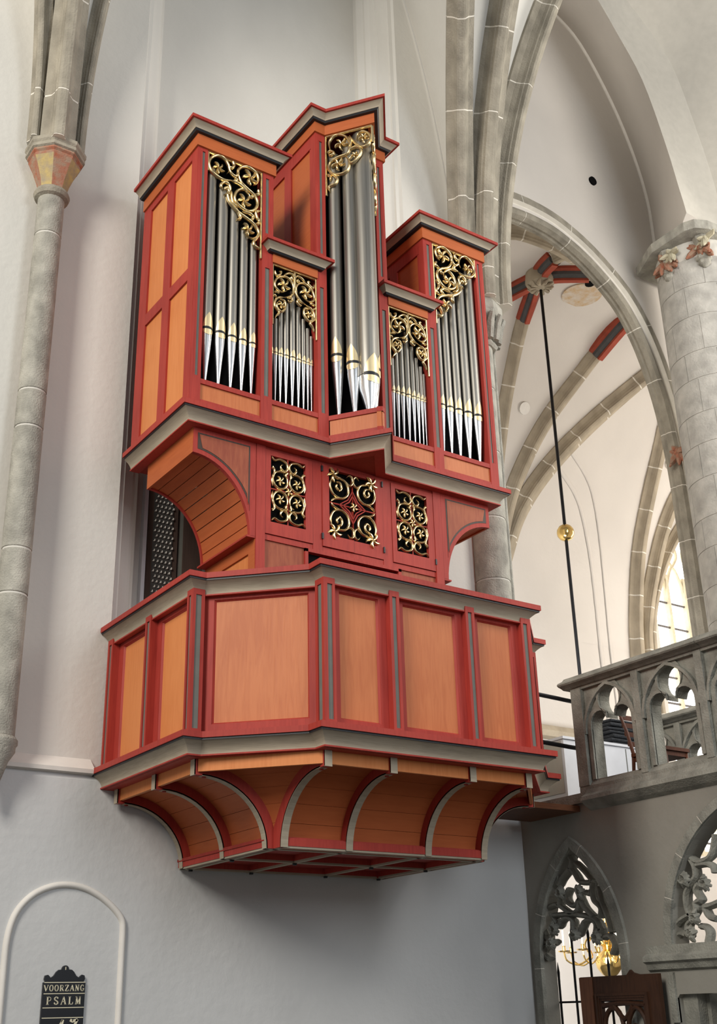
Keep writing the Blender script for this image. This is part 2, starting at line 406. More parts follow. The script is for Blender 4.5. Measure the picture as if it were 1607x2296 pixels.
# high wall arch line, broad white arch ring and webs above the pier
wallrib = [(11.9, 18.95), (12.57, 18.71), (13.2, 18.29), (13.86, 17.22), (14.28, 16.15), (14.48, 15.21), (14.50, 14.41), (14.50, 13.43)]
bandin = [(11.45, 17.75), (11.91, 17.22), (12.26, 16.72), (12.76, 15.91), (13.10, 14.74), (13.27, 13.90), (13.33, 13.62), (13.36, 13.43)]
bandout = [(12.1, 18.1), (12.55, 17.60), (12.99, 17.23), (13.55, 16.62), (13.90, 15.50), (14.14, 14.47), (14.2, 13.9), (14.2, 13.43)]
wr3 = [Vector((x, 1.18, z)) for x, z in smooth_pts(wallrib, 4)]
bi3 = [Vector((x, -.40, z)) for x, z in smooth_pts(bandin, 4)]
bo3 = [Vector((x, -.40, z)) for x, z in smooth_pts(bandout, 4)]
struct('ceiling_choir_soffit', ruled(MB(), bi3, wr3), 'plaster_warm', recalc=False)
struct('trim_60', MB().tube(wr3, .05, 8), 'whitewash')
ring = MB(); ruled(ring, bi3, [a.lerp(b, .55)+Vector((0, .02, 0)) for a, b in zip(bi3, bo3)], n=2)
ruled(ring, [a.lerp(b, .55)+Vector((0, .02, 0)) for a, b in zip(bi3, bo3)], [b+Vector((0, -.06, 0)) for b in bo3], n=2)
struct('trim_61', ring, 'band', recalc=False)
fw = [b+Vector((1.6, -3.2, 2.2)) for b in bo3]; bo4 = [b+Vector((0, -.06, 0)) for b in bo3]
struct('ceiling_choir', ruled(MB(), bo4, fw), 'band', recalc=False)

# far aisle: wall and barrel shell with ribs lying on it
def shz(y):
    if y > 4.2: return 9+6.3*sqrt(max(0, 1-((y-4.2)/3.3)**2))
    return 15.3-1.0*((4.2-y)/2.8)**2
def shy(z):    # Y of the shell on its far side
    return 4.2+3.3*sqrt(max(0, 1-((min(z, 15.29)-9)/6.3)**2)) if z > 9 else 7.5
LUN = [(20.22, 8.0), (20.26, 9.22), (20.4, 9.98), (20.64, 10.77), (20.95, 11.52), (21.28, 12.11), (21.67, 12.66), (22.09, 13.16), (22.6, 13.6), (23.2, 13.9)]
def lunz(x):
    if x > 23.2: x = 46.4-x
    if x < 20.22: return -1
    for (a, za), (b, zb) in zip(LUN, LUN[1:]):
        if a <= x <= b: return za+(zb-za)*(x-a)/(b-a)
    return -1
sh = MB(); ys = [1.4+i*.14 for i in range(20)]
zs = [15.3*1.0-(15.3-9)*(1-cos(radians(k*4.5))) for k in range(0, 20)]
prof2 = [(y, shz(y)) for y in ys]+[(4.2+3.3*sin(radians(k*4.5)), 9+6.3*cos(radians(k*4.5))) for k in range(0, 21)]
xs = [8.9+.2*i for i in range(57)]+[20.2+.12*i for i in range(1, 51)]+[26.6, 27.2]
for i in range(len(xs)-1):
    xc = (xs[i]+xs[i+1])/2; lz = lunz(xc)
    seg = [p for p in prof2 if p[1] > lz or p[0] < 4.2]
    if lz > 0: seg.append((shy(lz), lz))
    sh.grid([[(xs[i], y, z) for y, z in seg], [(xs[i+1], y, z) for y, z in seg]], True)
struct('ceiling_aisle', sh, 'plaster_warm', recalc=False)
sof = MB(); lx = [20.24+.08*i for i in range(75)]
sof.grid([[(x, shy(lunz(x))-.02, lunz(x)) for x in lx], [(x, 7.5, lunz(x)) for x in lx]], True)
struct('trim_62', sof, 'plaster_warm', recalc=False)
wf = MB().prism([(8.9, 0), (27.2, 0), (27.2, 15), (8.9, 15)], lambda u, v, w: (u, w, v), 7.504, 7.8, holes=[[(20.7, 4.6), (25.7, 4.6), (25.7, 10.2), (25.2, 11.6), (24.3, 12.8), (23.2, 13.6), (22.1, 12.8), (21.2, 11.6), (20.7, 10.2)]])
struct('wall_far_aisle', wf, 'plaster_warm')
struct('wall_aisle_left', MB().box(8.55, 8.95, .9, 7.8, 0, 16), 'plaster_warm')
struct('wall_aisle_right', MB().box(27.2, 27.6, -3, 7.8, 0, 16), 'plaster_warm')
# tall traceried window
wout = [(20.7, 4.6), (25.7, 4.6), (25.7, 10.2), (25.2, 11.6), (24.3, 12.8), (23.2, 13.6), (22.1, 12.8), (21.2, 11.6), (20.7, 10.2)]
win_in = [(23.2+(x-23.2)*.975, 9.1+(z-9.1)*.975) for x, z in wout]
w1 = struct('window_1', MB().prism(wout, lambda u, v, w: (u, w, v), 7.56, 7.72, holes=[win_in]), 'tracery_lit')
mx_ = [20.72, 21.30, 21.92, 22.55, 23.18, 23.8, 24.4, 25.05, 25.68]; bz = [4.6]+[4.9+.62*i for i in range(10)]+[11.2]
for x0, x1 in zip(mx_, mx_[1:]):
    for z0, z1 in zip(bz, bz[1:]):
        zt = min(z1, 10.3 if x0 < 21 or x1 > 25.3 else 11.6)
        if zt > z0: link('pane', MB().box(x0, x1, 7.66, 7.68, z0, zt), 'pane', w1)
link('top_pane', MB().prism([(20.76, 10.3), (25.64, 10.3), (25.15, 11.6), (24.27, 12.75), (23.2, 13.55), (22.13, 12.75), (21.25, 11.6)], lambda u, v, w: (u, w, v), 7.685, 7.70), 'pane', w1)
def winmap(u, v, w): return (u, 7.62-w, v)
for x in (20.72, 21.30, 21.92, 22.55, 23.18, 23.8, 24.4, 25.05, 25.68):
    zt = 10.3 if x in (20.72, 25.68) else 11.2
    link('mullion', MB().box(x-.045, x+.045, 7.55, 7.70, 4.6, zt), 'tracery_lit', w1)
for z in [4.9+.62*i for i in range(10)]:
    link('saddle_bar', MB().box(20.7, 25.7, 7.60, 7.63, z-.022, z+.022), 'lead', w1)
ld = MB()
for x in [21.95+.12*i for i in range(30)]: ld.box(x-.006, x+.006, 7.645, 7.655, 4.6, 10.9)
for z in [4.7+.155*i for i in range(40)]: ld.box(21.92, 25.7, 7.645, 7.655, z-.006, z+.006)
o = link('lead_grid', ld, 'lead', w1); o['kind'] = 'stuff'
tr = MB()
for x0 in (21.30, 22.55, 23.8, 20.68, 21.92, 23.18, 24.4):
    a = smooth_pts([(x0, 10.6), (x0+.06, 11.0), (x0+.31, 11.45), (x0+.56, 11.0), (x0+.62, 10.6)], 4)
    tr.stroke(a, .08, .06, winmap, 4)
    a = smooth_pts([(x0+.31, 11.45), (x0+.1, 11.8), (x0+.31, 12.2), (x0+.52, 11.8), (x0+.31, 11.45)], 4)
    tr.stroke(a, .07, .06, winmap, 4)
link('tracery', tr, 'tracery_lit', w1)

def shout(p):
    y = p.y; e = .02
    if y >= 7.45: return Vector((0, -1, 0))
    d = (shz(y+e)-shz(y-e))/(2*e); return Vector((0, d, -1))
def shellrib(pts, m='stone_far', w=.34, d=.22, sl=1.0, painted=None):
    p = [Vector(q) for q in smooth_pts(pts, 5)]
    p = [Vector((q.x, min(q.y, 7.5), q.z)) for q in p]
    if m == 'paint':
        TRIM[0] += 1
        fr = frames(p, shout); h = w/2
        root = struct(f'trim_{TRIM[0]}', ribsweep(MB(), fr, [(-h, -.04), (-h, .25*d), (-.7*h, .35*d), (.7*h, .35*d), (h, .25*d), (h, -.04)]), RIBRED)
        link('grey_hollow', ribsweep(MB(), fr, [(-.72*h, .2*d), (-.66*h, .6*d), (-.45*h, .8*d), (.45*h, .8*d), (.66*h, .6*d), (.72*h, .2*d)]), RIBGREY, root)
        link('red_nose', ribsweep(MB(), fr, [(-.32*h, .5*d), (-.30*h, 1.0*d), (.30*h, 1.0*d), (.32*h, .5*d)]), RIBRED, root)
        return root
    return rib(p, shout, ribprof(w, d), sl, m, sub=5, first=.6, gap=.03)
RIBRED = mat('rib_red', (0.34, 0.060, 0.030), 0.8, var=0.12); RIBGREY = mat('rib_grey', (0.085, 0.085, 0.085), 0.8, var=0.12)
boss = (14.46, 4.08, 15.3)
shellrib([boss, (14.43, 4.36, 15.3), (14.3, 4.7, 15.23), (14.08, 5.09, 15.07), (13.8, 5.5, 14.8)], 'paint', .40, .26)
shellrib([boss, (14.69, 3.78, 15.28), (15.13, 3.35, 15.21)], 'paint', .40, .26)
shellrib([(15.13, 3.35, 15.21), (15.39, 3.24, 15.18), (15.9, 2.9, 15.08)], sl=.8)
shellrib([boss, (14.31, 3.7, 15.27), (14.19, 3.32, 15.21)], 'paint', .40, .26)
shellrib([(14.19, 3.32, 15.21), (14.13, 2.73, 15.03), (14.1, 2.2, 14.8)], sl=.5)
shellrib([boss, (14.72, 4.55, 15.27), (14.97, 5.17, 15.02)], 'paint', .34, .24)
shellrib([(14.97, 5.17, 15.02), (15.22, 5.83, 14.48), (15.39, 6.4, 13.7), (15.48, 6.76, 12.97), (15.52, 7.0, 12.3)], w=.32, sl=.9)
shellrib([(12.4, 3.75, 15.28), (12.69, 3.44, 15.23), (12.88, 3.09, 15.15), (13.2, 2.95, 15.1), (13.74, 2.92, 15.09), (14.45, 3.04, 15.13)], sl=.62, w=.42)
shellrib([(17.7, 3.7, 15.27), (17.32, 3.94, 15.3), (17.23, 4.11, 15.3), (17.2, 4.42, 15.29), (17.21, 5.29, 14.95)], 'paint', .42, .28)
shellrib([(17.21, 5.29, 14.95), (17.06, 5.82, 14.49), (16.68, 6.38, 13.73), (16.39, 6.74, 13.04), (16.07, 7.07, 12.11), (15.89, 7.27, 11.3), (15.8, 7.39, 10.6), (15.7, 7.46, 9.6)], w=.40, sl=1.0)
shellrib([(19.25, 4.55, 15.26), (19.0, 5.11, 15.06)], 'paint', .42, .28)
shellrib([(19.0, 5.11, 15.06), (18.55, 5.76, 14.56), (17.88, 6.33, 13.82), (17.2, 6.74, 13.02), (16.64, 7.03, 12.24), (16.22, 7.24, 11.47), (15.95, 7.39, 10.63), (15.8, 7.45, 10.11), (15.75, 7.48, 9.4)], w=.46, sl=1.0)
shellrib([(19.45, 4.8, 15.2), (19.68, 5.22, 14.99), (20.0, 5.79, 14.52), (20.19, 6.37, 13.76), (20.17, 6.88, 12.67), (20.04, 7.23, 11.51), (19.94, 7.44, 10.22), (19.85, 7.5, 9.15), (19.8, 7.5, 7.6)], w=.42, sl=1.05)
shellrib([(21.9, 5.9, 14.3), (21.55, 6.4, 13.7), (21.37, 6.58, 13.37), (21.06, 6.81, 12.85), (20.76, 7.11, 11.96), (20.52, 7.34, 10.96), (20.3, 7.45, 10.07), (20.16, 7.5, 9.2), (20.12, 7.5, 7.6)], w=.40, sl=1.05)
shellrib([(22.6, 6.4, 13.6), (22.09, 6.68, 13.16), (21.67, 6.89, 12.66), (21.28, 7.07, 12.11), (20.95, 7.22, 11.52), (20.64, 7.37, 10.77), (20.4, 7.46, 9.98), (20.3, 7.5, 9.22), (20.3, 7.5, 7.6)], w=.30, sl=1.05)
bs = struct('trim_63', MB().lathe([(.05, .06), (.28, .04), (.30, -.16), (.27, -.24), (.18, -.27), (.10, -.30), (.05, -.31)], (14.46, 4.08, 15.25), 20), 'stone_far')
for k in range(10):
    a = 2*pi*k/10; link('boss_leaf', MB().tube([(14.46+.1*cos(a), 4.08+.1*sin(a), 14.96), (14.46+.2*cos(a), 4.08+.2*sin(a), 14.94), (14.46+.27*cos(a+.2), 4.08+.27*sin(a+.2), 15.0)], [.03, .045, .015], 6), 'stone_far', bs)
stn = struct('trim_64', MB().lathe([(.02, 0), (.42, 0), (.42, .03), (.02, .03)], (15.72, 4.15, 15.265), 24), 'stain')
link('hook_hole', MB().lathe([(.01, 0), (.10, 0), (.10, .05), (.01, .05)], (15.55, 3.75, 15.245), 12), 'dark', stn)
for i, (x, y, z) in enumerate(((15.95, 6.4, 13.7), (20.65, 6.47, 13.57))):
    n = shout(Vector((x, y, z))).normalized(); c = Vector((x, y, z))
    mb = MB().tube([c-n*.02, c+n*.04], .14, 16); struct(f'trim_{65+i}', mb, 'whitewash')
for i, (x, y, z) in enumerate(((13.05, 1.18, 15.02), )):
    struct(f'trim_{67+i}', MB().tube([(x, 1.17, z), (x, 1.22, z)], .085, 14), 'dark')
# faint blind arch drawn on the far wall
fb = MB()
fb.stroke(smooth_pts([(18.72, 5.5), (18.70, 8.5), (18.66, 10.0), (18.45, 11.2), (18.0, 12.2), (17.3, 12.75)], 5), .10, .02, lambda u, v, w: (u, shy(v)-.012-w, v), 4)
fb.stroke(smooth_pts([(19.05, 5.5), (19.02, 8.5), (18.98, 10.2), (18.75, 11.6), (18.3, 12.6), (17.5, 13.2)], 5), .08, .02, lambda u, v, w: (u, shy(v)-.012-w, v), 4)
struct('trim_68', fb, 'plaster_warm')
struct('trim_69', MB().prism([(7.5, 6.72), (7.30, 6.74), (7.28, 6.86), (7.36, 6.98), (7.5, 7.02)], lambda u, v, w: (w, u, v), 14.5, 19.6), 'stone_far')

# ---------------------------------------------------------- columns
def drum_column(root, cx, cy, r, zs, m, seg=20):
    for a, b in zip(zs, zs[1:]):
        link('drum', MB().lathe([(r-.012, a+.004), (r, a+.014), (r, b-.014), (r-.012, b-.004)], (cx, cy, 0), seg), m, root)
c1 = empty('stone_column', (3.07, -.2, 3.5), 'slender grey stone wall shaft with painted octagonal capital left of the organ', 'column')
drum_column(c1, 3.07, -.2, .135, [3.82, 5.09, 5.52, 6.75, 7.14, 8.95, 9.42], 'stone_grey')
link('joint_core', MB().lathe([(.127, 3.8), (.127, 9.44)], (3.07, -.2, 0), 20), 'joint', c1)
link('base_corbel', MB().lathe([(.03, 3.30), (.05, 3.46), (.10, 3.62), (.15, 3.70), (.15, 3.74), (.165, 3.76), (.165, 3.80), (.14, 3.83)], (3.07, -.2, 0), 20), 'stone_grey', c1)
link('astragal', MB().lathe([(.13, 9.40), (.17, 9.42), (.185, 9.46), (.17, 9.50), (.14, 9.52)], (3.07, -.2, 0), 24), 'stone', c1)
def octa(r, z, cx=3.07, cy=-.2): return [(cx+r*cos(radians(22.5+45*k)), cy+r*sin(radians(22.5+45*k)), z) for k in range(8)]
bell = [octa(.145, 9.51), octa(.165, 9.60), octa(.215, 9.74), octa(.262, 9.84)]
for k in range(8):
    mb = MB(); mb.grid([[r[k], r[(k+1) % 8]] for r in bell], False)
    mb.add([bell[0][k], bell[0][(k+1) % 8], (3.07, -.2, 9.51), bell[-1][k], bell[-1][(k+1) % 8], (3.07, -.2, 9.84)], [(0, 1, 2), (3, 4, 5)])
    link('capital_face', mb, 'rust' if k % 2 else 'ochre', c1)
ab = MB(); ab.grid([octa(r, z) for r, z in ((.262, 9.84), (.27, 9.86), (.262, 9.875), (.285, 9.895), (.285, 9.915))], False, True); link('abacus_moulding', ab, 'rust', c1)
ab = MB(); ab.grid([octa(r, z) for r, z in ((.27, 9.91), (.305, 9.93), (.305, 9.965), (.295, 9.975), (.315, 10.0), (.315, 10.04), (.02, 10.05))], False, True); link('abacus', ab, 'stone', c1)
c2 = empty('engaged_column', (8.86, -.1, 3.7), 'round grey stone wall column rising behind the right side of the organ', 'column')
drum_column(c2, 8.86, -.1, .215, [3.66, 4.6, 5.5, 6.3, 7.1, 8.0, 8.9, 9.55], 'stone_grey', 24)
link('joint_core', MB().lathe([(.205, 3.67), (.205, 9.54)], (8.86, -.1, 0), 24), 'joint', c2)
link('capital', MB().lathe([(.22, 9.52), (.25, 9.55), (.23, 9.60), (.26, 9.80), (.32, 9.98), (.34, 10.02), (.34, 10.12), (.30, 10.2)], (8.9, -.12, 0), 8), 'stone_grey', c2)
for k in range(7):
    a = radians(190+k*25); link('capital_leaf', MB().tube([(8.9+.25*cos(a), -.12+.25*sin(a), 9.6), (8.9+.29*cos(a), -.12+.29*sin(a), 9.82), (8.9+.35*cos(a), -.12+.35*sin(a), 9.95), (8.9+.34*cos(a), -.12+.34*sin(a), 9.88)], [.05, .055, .04, .02], 6), 'stone_grey', c2)
struct('trim_70', MB().tube([(9.10, -.16, 3.7), (9.10, -.16, 9.6)], .03, 6), 'stone_grey')

PX, PY, PR = 14.36, .30, .68
pier = empty('round_pier', (PX, PY, 0), 'massive round pier of pale ashlar blocks beyond the parapet on the right', 'pillar')
link('joint_core', MB().lathe([(PR-.012, 0), (PR-.012, 13.27)], (PX, PY, 0), 48), 'joint', pier)
link('lower_shaft', MB().lathe([(PR, 0), (PR, 3.96)], (PX, PY, 0), 48), 'stone_pier', pier)
z = 4.0; ci = 0
while z < 12.9:
    h = [.52, .60, .48, .64, .56][ci % 5]; z1 = z+h if z+h < 12.95 else 13.25; off = (ci % 2)*.39+ci*.13
    for k in range(8):
        a0 = off+k*pi/4+.006; a1 = off+(k+1)*pi/4-.006
        if k not in (1, 2) or True:
            rows = [[(PX+PR*cos(a0+(a1-a0)*j/6), PY+PR*sin(a0+(a1-a0)*j/6), zz) for j in range(7)] for zz in (z+.006, z1-.006)]
            ins = [[(PX+(PR-.05)*cos(a0+(a1-a0)*j/6), PY+(PR-.05)*sin(a0+(a1-a0)*j/6), zz) for j in range(7)] for zz in (z+.006, z1-.006)]
            mb = MB(); mb.grid(rows, True); mb.grid([rows[0], ins[0]], False); mb.grid([rows[1], ins[1]], False)
            mb.add([rows[0][0], rows[1][0], ins[1][0], ins[0][0], rows[0][-1], rows[1][-1], ins[1][-1], ins[0][-1]], [(0, 1, 2, 3), (4, 5, 6, 7)])
            link('ashlar_block', mb, 'stone_pier', pier)
    z = z1; ci += 1
abp = [(13.55, .62), (13.50, .50), (13.50, -.20), (13.58, -.36), (13.80, -.46), (14.2, -.48), (15.0, -.48), (15.1, .0), (15.1, 1.0), (14.6, 1.12), (13.8, 1.12)]
link('abacus', MB().prism(abp, XYZ, 13.25, 13.42), 'stone_grey', pier)
def foliage(cx, cy, cz, s, m, n, rnd):
    mb = MB()
    for k in range(n):
        a = rnd.uniform(0, 2*pi); e = rnd.uniform(-.9, .7); r = s*rnd.uniform(.5, 1)
        p1 = Vector((cx, cy, cz)); p2 = p1+Vector((-abs(cos(a))*r*.6, sin(a)*r, e*r)); p3 = p2+Vector((-r*.25, sin(a)*r*.4, e*r*.5-.02))
        mb.tube([p1, (p1+p2)/2+Vector((0, 0, .03)), p2, p3], [s*.16, s*.28, s*.24, s*.06], 6)
    return mb
rn = random.Random(9)
for (cy, cz) in ((.42, 13.08), (-.16, 13.10)):
    x = PX-sqrt(max(.01, PR*PR-(cy-PY)**2))
    link('red_carved_foliage', foliage(x+.02, cy, cz-.06, .24, 'rust', 15, rn), 'rust', pier)
    link('cream_carved_foliage', foliage(x-.03, cy-.18, cz+.0, .18, 'letter', 12, rn), 'cream_stone', pier)
    link('carved_corbel', MB().lathe([(.02, -.42), (.10, -.36), (.10, -.30), (.13, -.28), (.13, -.22), (.09, -.18), (.14, .16)], (x+.03, cy-.05, cz), 8), 'stone_grey', pier)
# carved corbel of the far aisle seen at the edge of the pier
link('far_corbel', foliage(14.10, 1.02, 9.85, .20, 'rust', 16, rn), 'rust', pier)

# ---------------------------------------------------------- rood screen wall
def RW(u, v, w): return (9.03+w, u, v)
def pointed(c, h, z0, rise, n=10):
    cx = (rise*rise-h*h)/(2*h); R = cx+h; out = []
    a1 = math.atan2(rise, cx)
    for i in range(n+1):
        a = a1*i/n; out.append((c-(R*cos(a)-cx), z0+R*sin(a)))   # toward -Y side
    return out
def parch(c, h, z0, rise, n=10):
    l = pointed(c, h, z0, rise, n); r = [(2*c-u, v) for u, v in reversed(l)]
    return l+r[1:]
a1 = parch(-.81, .59, 2.08, 1.08); a2 = parch(-3.05, .99, 2.13, 1.22)
h1 = [(-1.40, .25)]+a1+[(-.22, .25)]
h2 = a2
h3 = [(-2.90, .4), (-2.90, 1.70), (-2.06, 1.70), (-2.03, 1.67), (-2.03, .4)]
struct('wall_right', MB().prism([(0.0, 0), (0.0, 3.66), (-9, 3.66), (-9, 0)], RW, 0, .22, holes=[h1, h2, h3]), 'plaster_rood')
def jamb_arch(c, h, z0, rise, zb, w): return [(c-h, zb)]+parch(c, h, z0, rise, 14)+[(c+h, zb)]
archp = [(-.075, -.02), (-.075, .03), (.02, .03), (.03, .0), (.055, -.02), (.06, -.07), (.085, -.09), (.09, -.2), (.07, -.2)]
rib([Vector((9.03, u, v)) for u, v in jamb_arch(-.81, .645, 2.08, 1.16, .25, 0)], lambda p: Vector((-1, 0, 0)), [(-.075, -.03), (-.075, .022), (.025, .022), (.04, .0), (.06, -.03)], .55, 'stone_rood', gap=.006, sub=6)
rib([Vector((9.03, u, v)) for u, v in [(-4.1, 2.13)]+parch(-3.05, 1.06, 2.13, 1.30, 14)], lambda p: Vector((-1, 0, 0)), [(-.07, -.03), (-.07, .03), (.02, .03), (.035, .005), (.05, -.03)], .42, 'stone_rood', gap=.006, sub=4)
TR1 = [[[-0.195,2.786],[-0.236,2.707],[-0.233,2.596],[-0.163,2.491],[-0.143,2.381],[-0.231,2.274],[-0.307,2.255]],[[-0.195,2.786],[-0.368,2.807],[-0.455,2.873],[-0.425,2.981],[-0.505,3.078],[-0.591,3.143]],[[-0.952,2.796],[-0.775,2.813],[-0.711,2.893],[-0.643,2.958],[-0.596,2.934],[-0.499,2.869],[-0.447,2.815]],[[-0.643,2.958],[-0.676,3.036],[-0.62,3.11]],[[-0.952,2.796],[-0.931,2.719],[-0.946,2.611],[-1.028,2.534],[-1.005,2.444]],[[-0.319,2.516],[-0.517,2.512],[-0.729,2.489],[-0.931,2.435],[-1.007,2.325]],[[-0.233,2.596],[-0.377,2.622],[-0.461,2.586],[-0.583,2.518],[-0.695,2.546],[-0.742,2.657],[-0.702,2.755]],[[-0.742,2.657],[-0.802,2.551],[-0.914,2.458]],[[-0.595,2.764],[-0.541,2.689],[-0.574,2.613],[-0.669,2.591],[-0.73,2.643]],[[-0.297,2.525],[-0.354,2.448],[-0.392,2.401],[-0.444,2.456],[-0.534,2.478],[-0.605,2.444],[-0.606,2.373],[-0.66,2.298],[-0.721,2.358],[-0.784,2.425],[-0.879,2.432],[-0.939,2.386],[-0.923,2.31]],[[-0.229,2.56],[-0.153,2.454],[-0.203,2.319]],[[-0.329,2.254],[-0.184,2.255],[-0.041,2.204],[0.01,2.112]],[[-0.207,2.088],[-0.136,2.149],[-0.19,2.218],[-0.305,2.241]],[[-1.01,2.339],[-1.007,2.256],[-1.11,2.264],[-1.171,2.178],[-1.124,2.092]],[[-1.007,2.256],[-0.952,2.294],[-0.923,2.31]],[[-0.469,2.976],[-0.326,2.916],[-0.222,2.821]],[[-0.727,3.009],[-0.852,2.907],[-0.944,2.811]],[[-1.028,2.746],[-1.048,2.603],[-1.108,2.458],[-1.144,2.296]],[[-0.392,2.731],[-0.45,2.667],[-0.42,2.611]],[[-0.824,2.707],[-0.905,2.686],[-0.922,2.727]]]
TB1 = [[-0.304, 2.234], [-0.973, 2.265], [-0.503, 2.736], [-0.793, 2.717], [-0.66, 2.298], [-0.367, 2.374]]
TR2 = [[[-2.264,2.887],[-2.346,2.847],[-2.449,2.858],[-2.524,2.913],[-2.587,3.065]],[[-2.262,2.876],[-2.295,2.811],[-2.295,2.728],[-2.259,2.688],[-2.17,2.603],[-2.142,2.523],[-2.152,2.413],[-2.2,2.356]],[[-2.326,2.819],[-2.435,2.818],[-2.507,2.783],[-2.519,2.728]],[[-2.31,2.645],[-2.272,2.594],[-2.314,2.509],[-2.253,2.487],[-2.249,2.428],[-2.204,2.377]],[[-2.177,2.39],[-2.044,2.345],[-1.956,2.264],[-1.923,2.163]],[[-2.206,2.345],[-2.133,2.307],[-2.109,2.228],[-2.135,2.194]],[[-1.938,2.163],[-2.016,2.228],[-2.094,2.21]],[[-2.346,2.442],[-2.418,2.447],[-2.521,2.47]],[[-2.351,2.43],[-2.387,2.353],[-2.466,2.326]],[[-2.273,2.276],[-2.335,2.261],[-2.361,2.212],[-2.333,2.135]]]
TB2 = [[-2.258, 2.352], [-2.426, 2.65], [-2.188, 2.706], [-2.191, 2.222]]
def tracery(name, strokes, blobs, x, label, w, dep, ysh=0):
    root = empty(name, (x, strokes[0][0][0], 2.1), label, 'tracery')
    for s in strokes:
        pts = smooth_pts([(u+ysh, v) for u, v in s], 4); mb = MB()
        rows = []
        n = len(pts)
        for i in range(n):
            a = pts[max(i-1, 0)]; b = pts[min(i+1, n-1)]; d = Vector((b[0]-a[0], b[1]-a[1])).normalized()
            nx, ny = -d.y, d.x; u, v = pts[i]
            rows.append([(x+q, u+nx*l, v+ny*l) for l, q in ((-w*.5, -.02), (-w*.18, -dep), (w*.18, -dep), (w*.5, -.02), (w*.5, .02), (w*.18, dep), (-w*.18, dep), (-w*.5, .02))])
        mb.grid(rows, False, True); mb.add(rows[0], [tuple(range(8))]); mb.add(rows[-1], [tuple(range(8))])
        link('tracery_bar', mb, 'stone_rood', root)
    rr = random.Random(3)
    for u, v in blobs:
        mb = MB()
        for k in range(9):
            a = 2*pi*k/9+rr.uniform(-.3, .3); r = rr.uniform(.05, .085)
            mb.tube([(x-.04, u+ysh, v), (x-.09, u+ysh+r*.6*cos(a), v+r*.6*sin(a)), (x-.06, u+ysh+r*cos(a), v+r*sin(a))], [.025, .03, .012], 5)
        link('carved_leaf', mb, 'stone_rood', root)
    return root
TS = -.16
tracery('stone_tracery', TR1, TB1, 9.14, 'carved flowing stone tracery filling the narrow pointed opening beside the organ wall', .056, .06, -.06)
m2 = [[(-6.1-u, v) for u, v in s] for s in TR2]
tracery('stone_tracery', TR2+m2, TB2+[(-6.1-u, v) for u, v in TB2], 9.14, 'carved stone tracery with leaf cusps in the broad arch at the right edge', .058, .06, -.06)
# lintel and jamb stones below the broad arch
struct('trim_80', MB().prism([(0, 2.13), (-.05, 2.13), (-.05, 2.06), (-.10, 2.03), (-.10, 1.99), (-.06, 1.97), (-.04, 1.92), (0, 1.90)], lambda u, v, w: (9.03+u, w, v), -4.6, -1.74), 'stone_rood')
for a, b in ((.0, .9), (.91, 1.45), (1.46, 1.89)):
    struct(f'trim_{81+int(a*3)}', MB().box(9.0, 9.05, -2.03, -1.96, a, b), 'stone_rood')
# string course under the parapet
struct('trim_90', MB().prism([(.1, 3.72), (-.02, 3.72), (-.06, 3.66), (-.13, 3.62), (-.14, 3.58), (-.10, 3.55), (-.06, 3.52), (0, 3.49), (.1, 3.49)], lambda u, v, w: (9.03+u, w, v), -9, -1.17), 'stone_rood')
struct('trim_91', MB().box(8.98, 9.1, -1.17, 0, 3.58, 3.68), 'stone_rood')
struct('floor_loft', MB().box(9.06, 11.4, -9, 1.2, 3.5, 3.68), 'floor')

